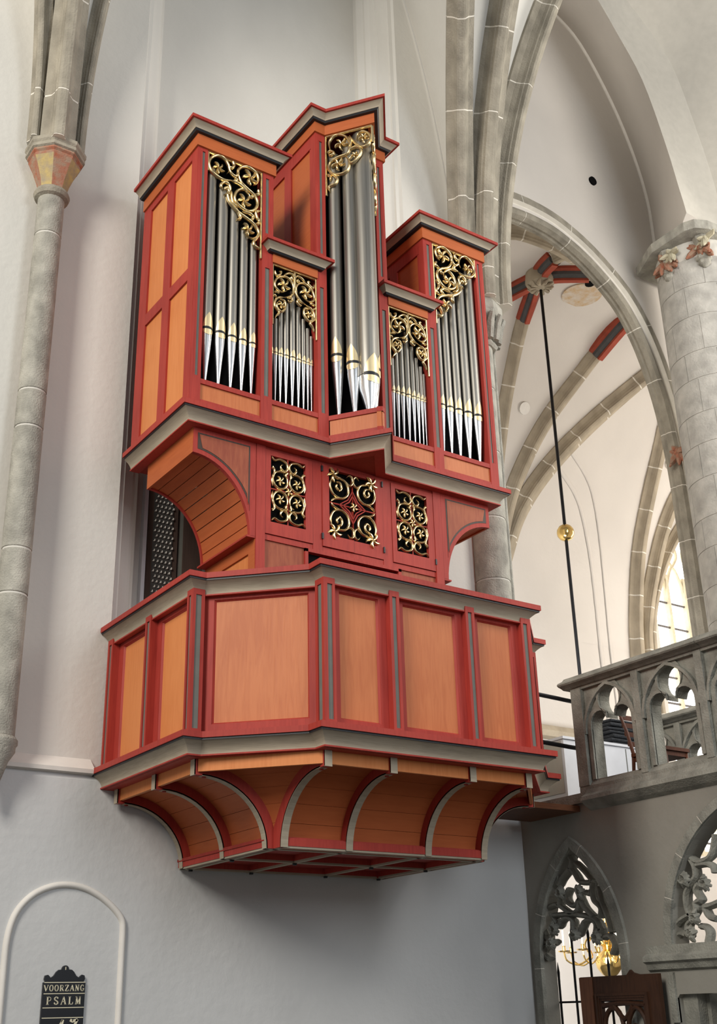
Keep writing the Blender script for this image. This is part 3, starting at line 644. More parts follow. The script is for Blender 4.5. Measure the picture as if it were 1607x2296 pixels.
# ================================================================== STONE PARAPET
def trefoil(c, zb, s=1.0):
    """pointed-trefoil opening outline, (u,v)"""
    h = .29*s
    pts = [(c-h, zb), (c-h, zb+.52)]
    pts += [(c-.155*s+.135*s*cos(radians(a)), zb+.56+.135*s*sin(radians(a))) for a in range(170, 40, -20)]
    pts += [(c-.055*s, zb+.60)]
    pts += [(c+.150*s*cos(radians(a)), zb+.80+.165*s*sin(radians(a))) for a in range(236, -57, -18)]
    pts += [(c+.055*s, zb+.60)]
    pts += [(c+.155*s+.135*s*cos(radians(a)), zb+.56+.135*s*sin(radians(a))) for a in range(140, 9, -20)]
    pts += [(c+h, zb+.52), (c+h, zb)]
    return pts
def parapet(name, x, ys, y_end0, y_end1, label, m, zb=3.80, depth=.20):
    root = empty(name, (x, (y_end0+y_end1)/2, 3.7), label, 'parapet')
    F = lambda u, v, w: (x+w, u, v)
    edges = [y_end0]+[(a+b)/2 for a, b in zip(ys, ys[1:])]+[y_end1]
    for i, c in enumerate(ys):
        e0, e1 = edges[i]-.002, edges[i+1]+.002
        t = trefoil(c, zb)
        b = link('parapet_slab', MB().prism([(e0, 3.70), (e0, 4.80), (e1, 4.80), (e1, 3.70)], F, .05, depth, holes=[t]), m, root)
        # front tracery layer: jamb posts, pointed arch band and sunk spandrels
        po = parch(c, .375, 4.28, .50, 8); pi_ = parch(c, .345, 4.28, .465, 8)
        band = po+list(reversed(pi_))
        link('arch_band', MB().prism(band, F, .0, .06), m, b)
        inn = [(u, v) for u, v in trefoil(c, zb)]
        o1 = [(c+(u-c)*1.16, zb+(v-zb)*1.045+.0) for u, v in inn]
        ringp = o1+list(reversed(inn))
        link('cusp_moulding', MB().prism(ringp, F, .028, .06), m, b)
    for i, e in enumerate(edges):
        w0, w1 = (.0, .17) if i == 0 else (.11, .11)
        if i == 0: a, bb = e-.15, e+.0
        elif i == len(edges)-1: a, bb = e, e+.1
        else: a, bb = e-.045, e+.045
        link('post', MB().box(x-.006, x+.07, a, bb, 3.745, 4.79), m, root)
    link('sill', MB().prism([(0.0, 3.66), (0.0, 3.74), (.06, 3.80), (depth, 3.80), (depth, 3.66)], lambda u, v, w: (x+u, w, v), y_end1, y_end0), m, root)
    link('top_rail', MB().box(x+.003, x+.06, y_end1, y_end0, 4.77, 4.81), m, root)
    cap = [(-.02, 4.80), (-.05, 4.815), (-.10, 4.83), (-.115, 4.845), (-.10, 4.865), (-.03, 4.90), (.0, 4.93), (depth*.6, 4.95), (depth, 4.92), (depth+.05, 4.85), (depth+.05, 4.80)]
    yy = y_end0+.09
    segs = [yy, -2.9, -4.6, y_end1]
    for a, b in zip(segs, segs[1:]):
        if a > b: link('coping_stone', MB().prism(cap, lambda u, v, w: (x+u, w, v), b+.003, a-.003), m, root)
    return root
parapet('stone_parapet', 9.0, [-1.58, -2.41, -3.24, -4.07, -4.9], -1.07, -5.4, 'grey stone parapet with trefoil openings along the front of the loft', 'stone_rood')
parapet('stone_parapet', 11.25, [-.2, -.95, -1.70, -2.45, -3.2, -3.95], .3, -4.4, 'second stone parapet at the back of the loft behind the chair', 'stone_rood')

# ================================================================== ORGAN BALCONY
bal = empty('organ_balcony', (X0, -1.3, 2.83), 'panelled red and orange balcony with curved brackets jutting from the wall below the organ', 'balcony')
def PT(path): return [(X0+x, y) for x, y in path]
def mirror(path): return path+[(-x, y) for x, y in reversed(path)]
BP = PT(mirror([(-1.895, -.005), (-1.895, -1.765), (-1.786, -1.765), (-1.12, -2.413), (-1.12, -2.54)]))
def cornice(name, path, zt, p, parent, deep=.06, board=.048, hc=.098):
    """projecting board on top, black fillet, grey cove, thin red bead"""
    root = link(name, MB().sweep(path, [(-deep, zt-board), (p, zt-board), (p, zt), (-deep, zt)]), 'red', parent)
    z1 = zt-board-.016
    link('black_fillet', MB().sweep(path, [(-deep, z1), (p-.012, z1), (p-.012, zt-board), (-deep, zt-board)]), 'black', root)
    n = 8; cv = [(-deep, z1-hc)]
    cw = .075
    cv += [(p-.02-cw*cos(radians(90*k/n)) , z1-hc+hc*sin(radians(90*k/n))) for k in range(n+1)]
    # concave quarter: steep at the foot, flat at the lip
    cv = [(-deep, z1-hc)]+[(p-.02-cw*(1-(k/n)**2.0), z1-hc+hc*(1-(1-k/n)**1.0)**1.0) for k in range(n+1)]+[(-deep, z1)]
    link('cove', MB().sweep(path, cv, False), 'grey', root)
    link('red_bead', MB().sweep(path, [(-deep, z1-hc-.012), (p-.085, z1-hc-.012), (p-.085, z1-hc), (-deep, z1-hc)]), 'red', root)
    return root
cornice('top_rail', BP, 4.995, .078, bal)
cornice('base_cornice', BP, 3.662, .10, bal, deep=.10)
def FR(ox, oy, ux, uy):
    """frame on a plan line: a along (ux,uy), d outward (right of travel), z up"""
    L = sqrt(ux*ux+uy*uy); ux /= L; uy /= L
    return lambda a, d, z: (X0+ox+ux*a+uy*d, oy+uy*a-ux*d, z)
def panel(F, a0, a1, z0, z1, st, parent, m_panel, name='framed_panel', d0=-.05, d1=0.0, rec=.022, m_frame='red', stb=None, stt=None):
    stb = stb or st; stt = stt or st
    mb = MB(); mb.obox(F, a0, a0+st, d0, d1, z0, z1); mb.obox(F, a1-st, a1, d0, d1, z0, z1)
    mb.obox(F, a0+st, a1-st, d0, d1, z1-stt, z1); mb.obox(F, a0+st, a1-st, d0, d1, z0, z0+stb)
    fr = link(name, mb, m_frame, parent)
    # bevelled inner edge
    i0, i1, k0, k1 = a0+st, a1-st, z0+stb, z1-stt; e = .014
    bv = MB()
    o = [(i0, k0), (i1, k0), (i1, k1), (i0, k1)]; i = [(i0+e, k0+e), (i1-e, k0+e), (i1-e, k1-e), (i0+e, k1-e)]
    for q in range(4):
        r = (q+1) % 4
        P = [F(o[q][0], d1-.004, o[q][1]), F(o[r][0], d1-.004, o[r][1]), F(i[r][0], d1-rec, i[r][1]), F(i[q][0], d1-rec, i[q][1])]
        bv.add(P, [(0, 1, 2, 3)])
    link('bevel', bv, m_frame, fr)
    link('board', MB().obox(F, i0, i1, d0+.005, d1-rec, k0, k1), m_panel, fr)
    return fr
def pilaster(F, a0, a1, z0, z1, d0, d1, parent, ins=None, name='pilaster', b=.028, e0=.05, e1=.05):
    """post with sunk grey inlays; ins = list of (z0,z1)"""
    ins = ins or [(z0+e0, z1-e1)]
    mb = MB(); mb.obox(F, a0, a0+b, d0, d1, z0, z1); mb.obox(F, a1-b, a1, d0, d1, z0, z1)
    zz = z0
    for (k0, k1) in ins:
        mb.obox(F, a0+b, a1-b, d0, d1, zz, k0); zz = k1
    mb.obox(F, a0+b, a1-b, d0, d1, zz, z1)
    r = link(name, mb, 'red', parent)
    for (k0, k1) in ins: link('inlay', MB().obox(F, a0+b, a1-b, d0, d1-.012, k0, k1), 'inlay', r)
    return r
Z0, Z1 = 3.655, 4.872
for s in (-1, 1):
    # side face: runs along Y
    if s < 0: F = FR(-1.895, 0, 0, -1)
    else: F = FR(1.895, -1.765, 0, 1)
    def sd(y): return -y if s < 0 else 1.765+y
    def rng(y0, y1):
        a = sd(y0); b = sd(y1); return (min(a, b), max(a, b))
    for y0, y1 in ((-.02, -.13), (-.84, -.95)):
        pilaster(F, *rng(y0, y1), Z0, Z1, -.07, 0, bal)
    for y0, y1 in ((-.13, -.84), (-.95, -1.655)):
        panel(F, *rng(y0, y1), Z0, Z1, .085, bal, 'orange', d0=-.12, d1=-.07)
    # corner post, square, with inlay on both outer faces
    px0, px1 = (-1.895, -1.786) if s < 0 else (1.786, 1.895)
    r = pilaster(F, *rng(-1.655, -1.751), Z0, Z1, -.109, 0, bal, name='corner_post')
    Ff = FR(px0, -1.765, 1, 0)
    link('front_face', MB().obox(Ff, 0, .027, -.014, 0, Z0, Z1).obox(Ff, .082, .109, -.014, 0, Z0, Z1).obox(Ff, .027, .082, -.014, 0, Z1-.05, Z1).obox(Ff, .027, .082, -.014, 0, Z0, Z0+.05), 'red', r)
    link('inlay', MB().obox(Ff, .027, .082, -.014, -.010, Z0+.05, Z1-.05), 'inlay', r)
    # diagonal face
    if s < 0: F = FR(-1.786, -1.765, .666, -.648)
    else: F = FR(1.12, -2.413, .666, .648)
    Ld = sqrt(.666**2+.648**2)
    panel(F, -.05, Ld+.05, Z0, Z1, .115, bal, 'salmon', d0=-.11, d1=-.055, stb=.095, stt=.078)
    # front corner posts
    F = FR(-1.12, -2.54, 1, 0)
    a = 0 if s < 0 else 2.24-.112
    r = pilaster(F, a+(.014 if s < 0 else 0), a+.112-(0 if s < 0 else .014), Z0, Z1, -.12, 0, bal, name='corner_post', b=.024)
    Fs = FR(-1.12, -2.413, 0, -1) if s < 0 else FR(1.12, -2.54, 0, 1)
    link('side_face', MB().obox(Fs, 0, .034, -.014, 0, Z0, Z1).obox(Fs, .093, .127, -.014, 0, Z0, Z1).obox(Fs, .034, .093, -.014, 0, Z1-.05, Z1).obox(Fs, .034, .093, -.014, 0, Z0, Z0+.05), 'red', r)
    link('inlay', MB().obox(Fs, .034, .093, -.014, -.010, Z0+.05, Z1-.05), 'inlay', r)
F = FR(-1.12, -2.54, 1, 0)
for c in (-.41, .41): pilaster(F, 1.12+c-.05, 1.12+c+.05, Z0, Z1, -.06, 0, bal)
for a, b in ((-1.008, -.46), (-.36, .36), (.46, 1.008)):
    panel(F, 1.12+a, 1.12+b, Z0, Z1, .078, bal, 'salmon', d0=-.11, d1=-.06)
link('balcony_floor', MB().prism(PT(mirror([(-1.80, -.01), (-1.80, -1.70), (-1.05, -2.43)])), XYZ, 3.49, 3.60), 'red_shaded', bal)
# soffit board under the base cornice
link('soffit', MB().prism(PT(mirror([(-1.88, -.01), (-1.88, -1.75), (-1.78, -1.75), (-1.10, -2.40), (-1.10, -2.52)])), XYZ, 3.484, 3.498), 'red', bal)
# brackets --------------------------------------------------------
ZB, ZT = 2.835, 3.362
def ribcurve(n=14, off=0.0):
    """(reach, z) from the foot (0) out to the nose (.66); off moves the line inward, off the face"""
    cx, rx, rz = .59, .59-.0, ZT-ZB
    return [(cx-(rx+off)*cos(radians(90*k/n)) , ZB+(rz+off)*sin(radians(90*k/n))) for k in range(n+1)]
def bracket(Fm, name='bracket', lastw=.066):
    """Fm(t, w, z): t = reach outward from the foot, w = across"""
    face = ribcurve(); back = ribcurve(off=.13)
    loop = [(-.13, ZB)]+[(0, ZB)]+face[1:]+[(.66, ZT), (.66, 3.484), (-.02, 3.484)]
    loop = [(t, z) for t, z in face]+[(.66, ZT), (.66, 3.486), (.50, 3.486)]+[(t, min(z, 3.486)) for t, z in reversed(back[:-2])]
    h = lastw/2
    b = link(name, MB().prism(loop, lambda u, v, w: Fm(u, w, v), -h, h), 'red', bal)
    strip = MB(); rows = []
    for (t, z), k in zip(face, range(15)):
        a = radians(90*k/14); nx, nz = cos(a), -sin(a)
        rows.append([Fm(t+.004*nx, -h, z+.004*nz), Fm(t+.004*nx, h, z+.004*nz), Fm(t-.01*nx, h, z-.01*nz), Fm(t-.01*nx, -h, z-.01*nz)])
    strip.grid(rows, False, True); strip.add(rows[0], [(0, 1, 2, 3)]); strip.add(rows[-1], [(0, 1, 2, 3)])
    link('grey_edge', strip, 'grey', b)
    e = MB(); P = [Fm(.664, -h, ZT-.002), Fm(.664, h, ZT-.002), Fm(.664, h, 3.486), Fm(.664, -h, 3.486), Fm(.65, -h, ZT-.002), Fm(.65, h, ZT-.002), Fm(.65, h, 3.486), Fm(.65, -h, 3.486)]
    e.add(P, [(0, 1, 2, 3), (4, 5, 6, 7), (0, 1, 5, 4), (2, 3, 7, 6), (1, 2, 6, 5), (0, 3, 7, 4)])
    link('grey_nose', e, 'grey', b)
    link('peg', MB().tube([Fm(.56, 0, ZT+.01), Fm(.56, 0, ZT-.014)], .018, 8), 'red_shaded', b)
    return b
RX = (-1.035, -.41, .41, 1.035); RY = (-.16, -.93, -1.645)
for x in RX: bracket(lambda t, w, z, x=x: (X0+x+w, -1.79-t, z))
for s in (-1, 1):
    for y in RY: bracket(lambda t, w, z, y=y, s=s: (X0+s*(1.13+t), y+w, z))
# boards of the cove between the brackets
fc = ribcurve(n=24, off=.085)
def cove_boards(Pa, Pb, cuts=(0, 5, 9, 13, 17, 21, 24), m='orange', parent=bal):
    """Pa/Pb map (t,z) on either side to a point"""
    for i, j in zip(cuts, cuts[1:]):
        seg = fc[i:j+1]; mb = MB(); g = .0035
        fr = [Vector(Pa(t, z)) for t, z in seg]; to = [Vector(Pb(t, z)) for t, z in seg]
        fr[0] = fr[0].lerp(fr[1], .08); to[0] = to[0].lerp(to[1], .08)
        back = [(t-.02*cos(radians(90*(i+k)/24)), z+.02*sin(radians(90*(i+k)/24))) for k, (t, z) in enumerate(seg)]
        fb = [Vector(Pa(t, z)) for t, z in back]; tb = [Vector(Pb(t, z)) for t, z in back]
        mb.grid([fr, to], True); mb.grid([fb, tb], True); mb.grid([[fr[0], to[0]], [fb[0], tb[0]]], False); mb.grid([[fr[-1], to[-1]], [fb[-1], tb[-1]]], False)
        mb.grid([fr, fb], False); mb.grid([to, tb], False)
        link('cove_board', mb, 'frieze', parent)
for a, b in zip(RX, RX[1:]):
    cove_boards(lambda t, z, a=a: (X0+a+.02, -1.79-t, z), lambda t, z, b=b: (X0+b-.02, -1.79-t, z))
for s in (-1, 1):
    for a, b in zip(RY, RY[1:]):
        cove_boards(lambda t, z, a=a: (X0+s*(1.13+t), a-.02, z), lambda t, z, b=b: (X0+s*(1.13+t), b+.02, z))
    cove_boards(lambda t, z: (X0+s*(1.13+t), -1.645-.02, z), lambda t, z: (X0+s*(1.035+.02), -1.79-t, z))
# fascia boards between the bracket heads
def fascia(p, q, z0=3.385, z1=3.484, m='orange', nm='fascia'):
    d = Vector((q[0]-p[0], q[1]-p[1])); L = d.length; F = FR(p[0], p[1], d.x, d.y)
    link(nm, MB().obox(F, 0, L, -.03, 0, z0, z1), m, bal)
for a, b in zip(RX, RX[1:]): fascia((a+.033, -2.425), (b-.033, -2.425))
for a, b in zip(RY, RY[1:]):
    fascia((-1.765, a-.033), (-1.765, b+.033)); fascia((1.765, b+.033), (1.765, a-.033))
fascia((-1.765, -1.69), (-1.07, -2.425)); fascia((1.07, -2.425), (1.765, -1.69))
# bottom frame
def bar(x0, x1, y0, y1):
    b = link('bottom_bar', MB().box(X0+x0, X0+x1, y0, y1, ZB+.012, ZB+.075), 'red', bal)
    link('grey_underside', MB().box(X0+x0+.006, X0+x1-.006, y0+.006, y1-.006, ZB-.004, ZB+.014), 'grey', b)
for y in (-.16, -.93, -1.645): bar(-1.13, 1.13, y-.028, y+.028)
bar(-1.035, 1.035, -1.79, -1.735)
for x in RX: bar(x-.028, x+.028, -1.75, -.10)
bar(-1.13, -1.085, -1.66, -.10); bar(1.085, 1.13, -1.66, -.10)
for i, (a, b) in enumerate(zip(RX, RX[1:])):
    for c, e in ((-.10, -.93), (-.93, -1.645), (-1.645, -1.75)):
        link('bottom_panel', MB().box(X0+a+.02, X0+b-.02, e+.02, c-.02, ZB+.06, ZB+.085), 'red_shaded', bal)
for s in (-1, 1):
    link('bottom_panel', MB().box(X0+s*1.09-.05, X0+s*1.09+.05, -1.65, -.1, ZB+.06, ZB+.085), 'red_shaded', bal)
    link('foot_board', MB().obox(FR(-1.10, -.16, 0, -1) if s < 0 else FR(1.10, -1.645, 0, 1), .0, 1.485, -.03, .0, ZB, ZB+.085), 'red', bal)
link('foot_board', MB().obox(FR(-1.03, -1.765, 1, 0), 0, 2.06, -.03, 0, ZB, ZB+.085), 'red', bal)
for x in RX:
    for y in (-.16, -.93): link('bolt', MB().tube([(X0+x, y, ZB-.02), (X0+x, y, ZB)], .02, 8), 'black', bal)

# ================================================================== PIPE ORGAN
org = empty('pipe_organ', (X0, -.9, 4.6), 'red and orange pipe organ case with grey pipes and gilded carving above the balcony', 'organ')
YF = -1.47
FF = FR(0, YF, 1, 0)                       # front frame: a = X - X0
LOWP = PT([(-1.86, -.20), (-1.86, YF), (-.335, YF), (0, -1.92), (.335, YF), (1.86, YF), (1.86, -.20)])
cornice('base_moulding', LOWP, 6.75, .085, org, deep=.10)
link('case_soffit', MB().prism([(X0-1.80, -.2), (X0-1.80, -1.42), (X0-.33, -1.42), (X0, -1.86), (X0+.33, -1.42), (X0+1.80, -1.42), (X0+1.80, -.2)], XYZ, 6.585, 6.605), 'red_shaded', org)
def crown(path, zt, parent, p=.145):
    """red capping, grey cove, black fillet"""
    r = link('crown_cornice', MB().sweep(path, [(-.04, zt-.036), (p, zt-.036), (p, zt), (-.04, zt)]), 'red', parent)
    n = 7; hc = .060; z1 = zt-.036
    cv = [(-.04, z1-hc)]+[(p-.070+.048*(k/n)**1.8, z1-hc+hc*(k/n)) for k in range(n+1)]+[(-.04, z1)]
    link('cove', MB().sweep(path, cv), 'grey', r)
    link('black_fillet', MB().sweep(path, [(-.04, z1-hc-.018), (p-.088, z1-hc-.018), (p-.074, z1-hc), (-.04, z1-hc)]), 'black', r)
    return r
def friezeb(path, z0, z1, parent, p=.022):
    return link('frieze', MB().sweep(path, [(-.05, z0), (p, z0), (p, z1), (-.05, z1)]), 'frieze', parent)
# wings, low bays, centre tower
for s in (-1, 1):
    wp = [(-1.86, -.20), (-1.86, YF), (-.985, YF), (-.985, -.20)]
    if s > 0: wp = [(-x, y) for x, y in reversed(wp)]
    crown(PT(wp), 9.955, org); friezeb(PT(wp), 9.70, 9.842, org)
    lp = [(-1.0, YF-.005), (-.44, YF-.005)] if s < 0 else [(.44, YF-.005), (1.0, YF-.005)]
    lp2 = [(lp[0][0], YF+.10)]+lp+[(lp[1][0], YF+.10)]
    crown(PT(lp2), 8.832, org, p=.125); link('frieze', MB().obox(FF, lp[0][0]+.012, lp[1][0]-.012, -.05, .012, 8.62, 8.722), 'frieze', org)
    link('low_bay_top', MB().box(X0+min(s*1.0, s*.44), X0+max(s*1.0, s*.44), -1.45, -.2, 8.80, 8.83), 'red', org)
cp = PT([(-.455, -.20), (-.455, YF), (-.335, YF), (0, -1.92), (.335, YF), (.455, YF), (.455, -.20)])
crown(cp, 10.79, org); friezeb(cp, 10.545, 10.682, org)
link('tower_top', MB().prism([(X0-.45, -.2), (X0-.45, -1.45), (X0-.3, -1.45), (X0, -1.86), (X0+.3, -1.45), (X0+.45, -1.45), (X0+.45, -.2)], XYZ, 10.70, 10.74), 'red', org)
for s in (-1, 1): link('wing_top', MB().box(X0+min(s*1.84, s*1.0), X0+max(s*1.84, s*1.0), -1.45, -.2, 9.86, 9.90), 'red', org)
# posts
for s in (-1, 1):
    def pf(a, b): return (min(s*a, s*b), max(s*a, s*b))
    pilaster(FF, *pf(1.86, 1.75), 6.74, 9.70, -.12, 0, org, ins=[(7.065, 9.66)], name='corner_post', b=.030)
    pilaster(FF, *pf(1.11, .985), 6.74, 9.70, -.12, 0, org, ins=[(7.06, 8.53), (8.95, 9.645)], b=.036)
    pilaster(FF, *pf(.455, .335), 6.74, 10.545, -.12, 0, org, ins=[(7.06, 8.535), (8.96, 10.45)], b=.036)
    for a, b in ((1.75, 1.11), (.985, .455)):
        p = pf(a, b)
        r = link('sill_rail', MB().obox(FF, *p, -.08, -.004, 6.995, 7.045), 'red', org)
        link('bottom_rail', MB().obox(FF, *p, -.08, -.004, 6.74, 6.828), 'red', r)
        link('sill_panel', MB().obox(FF, *p, -.08, -.020, 6.828, 6.995), 'orange' if False else 'salmon', r)
    # sides of wing and of centre tower
    F = FR(-1.86, 0, 0, -1) if s < 0 else FR(1.86, YF, 0, 1)
    def ry(y0, y1):
        a, b = (-y0, -y1) if s < 0 else (y0-YF, y1-YF)
        return (min(a, b), max(a, b))
    mb = MB()
    for y0, y1 in ((-.20, -.38), (-.78, -.94), (-1.34, -1.468)): mb.obox(F, *ry(y0, y1), -.05, .004, 6.74, 9.70)
    for y0, y1 in ((-.38, -.78), (-.94, -1.34)):
        for z0, z1 in ((6.74, 6.875), (8.16, 8.295), (9.61, 9.70)): mb.obox(F, *ry(y0, y1), -.05, .004, z0, z1)
    fr = link('side_frame', mb, 'red', org)
    for y0, y1 in ((-.38, -.78), (-.94, -1.34)):
        for z0, z1 in ((6.875, 8.16), (8.295, 9.61)): link('side_panel', MB().obox(F, *ry(y0, y1), -.045, -.016, z0, z1), 'orange', fr)
    for xx, zt, outs in ((.985, 9.70, -1), (.455, 10.545, 1)):
        # inner wing wall faces the centre, tower wall faces outwards
        o = s*outs
        F = FR(s*xx, 0, 0, -1) if o < 0 else FR(s*xx, YF, 0, 1)
        def rz(y0, y1):
            a, b = (-y0, -y1) if o < 0 else (y0-YF, y1-YF)
            return (min(a, b), max(a, b))
        mb = MB()
        for y0, y1 in ((-.20, -.40), (-.82, -.96), (-1.38, -1.468)): mb.obox(F, *rz(y0, y1), -.05, .004, 8.80, zt)
        for y0, y1 in ((-.40, -.82), (-.96, -1.38)):
            mb.obox(F, *rz(y0, y1), -.05, .004, 8.80, 8.92); mb.obox(F, *rz(y0, y1), -.05, .004, zt-.16, zt)
        fr = link('side_frame', mb, 'red', org)
        for y0, y1 in ((-.40, -.82), (-.96, -1.38)): link('side_panel', MB().obox(F, *rz(y0, y1), -.045, -.016, 8.92, zt-.16), 'frieze', fr)
# V-shaped front of the tower: sill boards on both faces
VL = sqrt(.335**2+.45**2)
VF = {-1: FR(-.335, YF, .335, -.45), 1: FR(0, -1.92, .335, .45)}
for s in (-1, 1):
    r = link('sill_rail', MB().obox(VF[s], 0, VL, -.06, 0, 6.995, 7.045), 'red', org)
    link('bottom_rail', MB().obox(VF[s], 0, VL, -.06, 0, 6.74, 6.828), 'red', r)
    link('sill_panel', MB().obox(VF[s], .005, VL-.005, -.06, -.014, 6.828, 6.995), 'salmon', r)
# case back; near-black backing and floor stand in for the shade inside
link('case_back', MB().box(X0-1.84, X0+1.84, -.22, -.18, 6.6, 9.9).box(X0-.44, X0+.44, -.22, -.18, 9.9, 10.7), 'red_shaded', org)
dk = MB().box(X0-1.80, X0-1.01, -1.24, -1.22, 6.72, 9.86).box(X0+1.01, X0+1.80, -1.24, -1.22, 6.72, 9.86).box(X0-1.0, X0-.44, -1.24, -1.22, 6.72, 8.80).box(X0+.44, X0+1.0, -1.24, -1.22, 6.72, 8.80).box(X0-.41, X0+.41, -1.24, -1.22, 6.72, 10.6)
link('shade_backing', dk, 'dark', org)
df = MB().box(X0-1.80, X0+1.80, -1.40, -1.2, 6.98, 7.0)
df.prism([(X0-.33, -1.40), (X0, -1.84), (X0+.33, -1.40)], XYZ, 6.98, 7.0)
for x in (-1.72, -1.13, -.965, -.475, -.31, .31, .475, .965, 1.13, 1.72): df.box(X0+x-.01, X0+x+.01, -1.36, -1.22, 6.98, 8.6)
link('pipe_board', df, 'dark', org)

# ---------------------------------------------------------- pipes
def pipe(x, y, r, slit, top, face=-pi/2, mh=.16, zf=7.0):
    """face = heading of the mouth in plan"""
    c = (X0+x, y)
    ring = lambda rr, z: [(c[0]+rr*cos(2*pi*k/18), c[1]+rr*sin(2*pi*k/18), z) for k in range(18)]
    b = MB(); b.grid([ring(r, slit+.004), ring(r, top-.01), ring(r*.97, top)], True, True); b.add(ring(r*.97, top), [tuple(range(18))])
    o = link('pipe', b, 'tin', org)
    f = MB(); f.grid([ring(r*.16, zf), ring(r*.22, zf+.05), ring(r*.93, slit-.10*mh/.16), ring(r, slit-.004)], True, True)
    link('pipe_foot', f, 'tin_foot', o)
    # mouth: gilt leaf-shaped shield over the cylinder, black slit, small shield below
    w = 1.05
    def patch(z0, z1, wid):
        n = 10; rows = []
        for i in range(n+1):
            t = i/n; z = z0+(z1-z0)*t; h = wid(t)
            rows.append([(c[0]+(r+.003)*cos(face+h*k/4), c[1]+(r+.003)*sin(face+h*k/4), z) for k in range(-4, 5)])
        m_ = MB(); m_.grid(rows, True); return m_
    link('upper_lip', patch(slit+.012*mh/.16, slit+mh, lambda t: w*max(.02, (1-t**1.9))), 'gold_mouth', o)
    link('slit', patch(slit-.012*mh/.16, slit+.014*mh/.16, lambda t: w), 'black', o)
    lo = MB(); rows = []
    for i in range(9):
        t = i/8; z = slit-.012*mh/.16-t*mh*.34; h = w*sqrt(max(0, 1-t*t))+.02
        rr = r-(r*.07)*min(1, (slit-z)/(.10*mh/.16))+.004
        rows.append([(c[0]+rr*cos(face+h*k/4), c[1]+rr*sin(face+h*k/4), z) for k in range(-4, 5)])
    lo.grid(rows, True); link('lower_lip', lo, 'gold_mouth', o)
    return o
for s in (-1, 1):
    for x, r, t in ((1.672, .057, 9.52), (1.532, .055, 9.33), (1.402, .049, 9.14), (1.284, .044, 8.95), (1.176, .040, 8.81)):
        pipe(s*x, -1.395, r, 7.627, t, mh=.155*r/.05)
    for x, r, t in ((-.95, .019, 7.96), (-.903, .022, 8.02), (-.846, .026, 8.12), (-.781, .029, 8.24), (-.708, .032, 8.40), (-.637, .027, 8.24), (-.577, .024, 8.12), (-.525, .021, 8.03), (-.483, .018, 7.95)):
        x = x if s < 0 else x+2*.72-.002 if False else x
        pipe(x if s < 0 else -(-1.44-x), -1.385, r, 7.625, t, mh=.085*r/.03)
    # V tower side pipes
    u = Vector((.335, -.45)).normalized(); nrm = Vector((-.45, -.335)).normalized()
    for a, r, sl, tp in ((.075, .066, 7.745, 10.30), (.245, .072, 7.62, 10.44)):
        p = Vector((-.335, YF))+u*a-nrm*.085
        fa = math.atan2(nrm.y, nrm.x)
        if s < 0: pipe(p.x, p.y, r, sl, tp, fa, mh=.21)
        else: pipe(-p.x, p.y, r, sl, tp, pi-fa, mh=.21)
pipe(0, -1.70, .105, 7.466, 10.53, mh=.24)

# ---------------------------------------------------------- gilded carving
WING = [[[-1.476,9.44],[-1.557,9.411],[-1.638,9.423],[-1.7,9.457],[-1.733,9.531],[-1.717,9.614],[-1.657,9.677],[-1.595,9.691],[-1.544,9.666],[-1.511,9.611],[-1.503,9.552],[-1.528,9.506]],[[-1.517,9.601],[-1.491,9.544],[-1.439,9.511],[-1.402,9.555],[-1.397,9.613],[-1.353,9.668],[-1.29,9.697],[-1.225,9.684],[-1.179,9.648],[-1.165,9.591],[-1.184,9.526],[-1.222,9.496]],[[-1.396,9.572],[-1.389,9.52],[-1.35,9.454],[-1.285,9.413],[-1.221,9.378],[-1.175,9.322],[-1.174,9.247],[-1.218,9.174],[-1.281,9.14],[-1.35,9.152],[-1.414,9.193],[-1.434,9.252],[-1.411,9.331],[-1.361,9.38],[-1.31,9.381],[-1.271,9.35],[-1.264,9.284]],[[-1.476,9.44],[-1.387,9.437],[-1.323,9.403],[-1.278,9.347]],[[-1.578,9.292],[-1.592,9.334],[-1.562,9.381],[-1.512,9.383],[-1.486,9.332],[-1.497,9.253]],[[-1.554,9.296],[-1.53,9.327],[-1.504,9.304],[-1.491,9.262]],[[-1.552,9.229],[-1.521,9.242],[-1.495,9.172],[-1.444,9.119],[-1.381,9.078],[-1.286,9.044],[-1.216,9.012],[-1.164,8.958],[-1.151,8.903],[-1.188,8.842],[-1.251,8.823],[-1.295,8.839]],[[-1.473,9.304],[-1.464,9.199],[-1.432,9.151],[-1.388,9.136]],[[-1.419,9.116],[-1.367,9.05],[-1.367,9.01],[-1.404,8.982]],[[-1.343,9.107],[-1.255,9.117],[-1.217,9.092],[-1.235,9.051],[-1.279,9.039]],[[-1.141,9.199],[-1.186,9.166],[-1.172,9.104],[-1.146,9.067],[-1.165,9.026],[-1.216,9.018]],[[-1.469,9.693],[-1.449,9.646],[-1.473,9.6],[-1.505,9.607]],[[-1.157,8.867],[-1.2,8.81],[-1.206,8.755],[-1.168,8.736],[-1.13,8.731]],[[-1.164,9.458],[-1.157,9.406],[-1.208,9.38]],[[-1.439,9.49],[-1.413,9.467],[-1.463,9.438]],[[-1.265,9.332],[-1.233,9.332],[-1.227,9.362]]]
WFL = [[-1.628, 9.53, 0.072], [-1.262, 9.569, 0.097], [-1.327, 9.244, 0.085], [-1.277, 8.913, 0.076]]
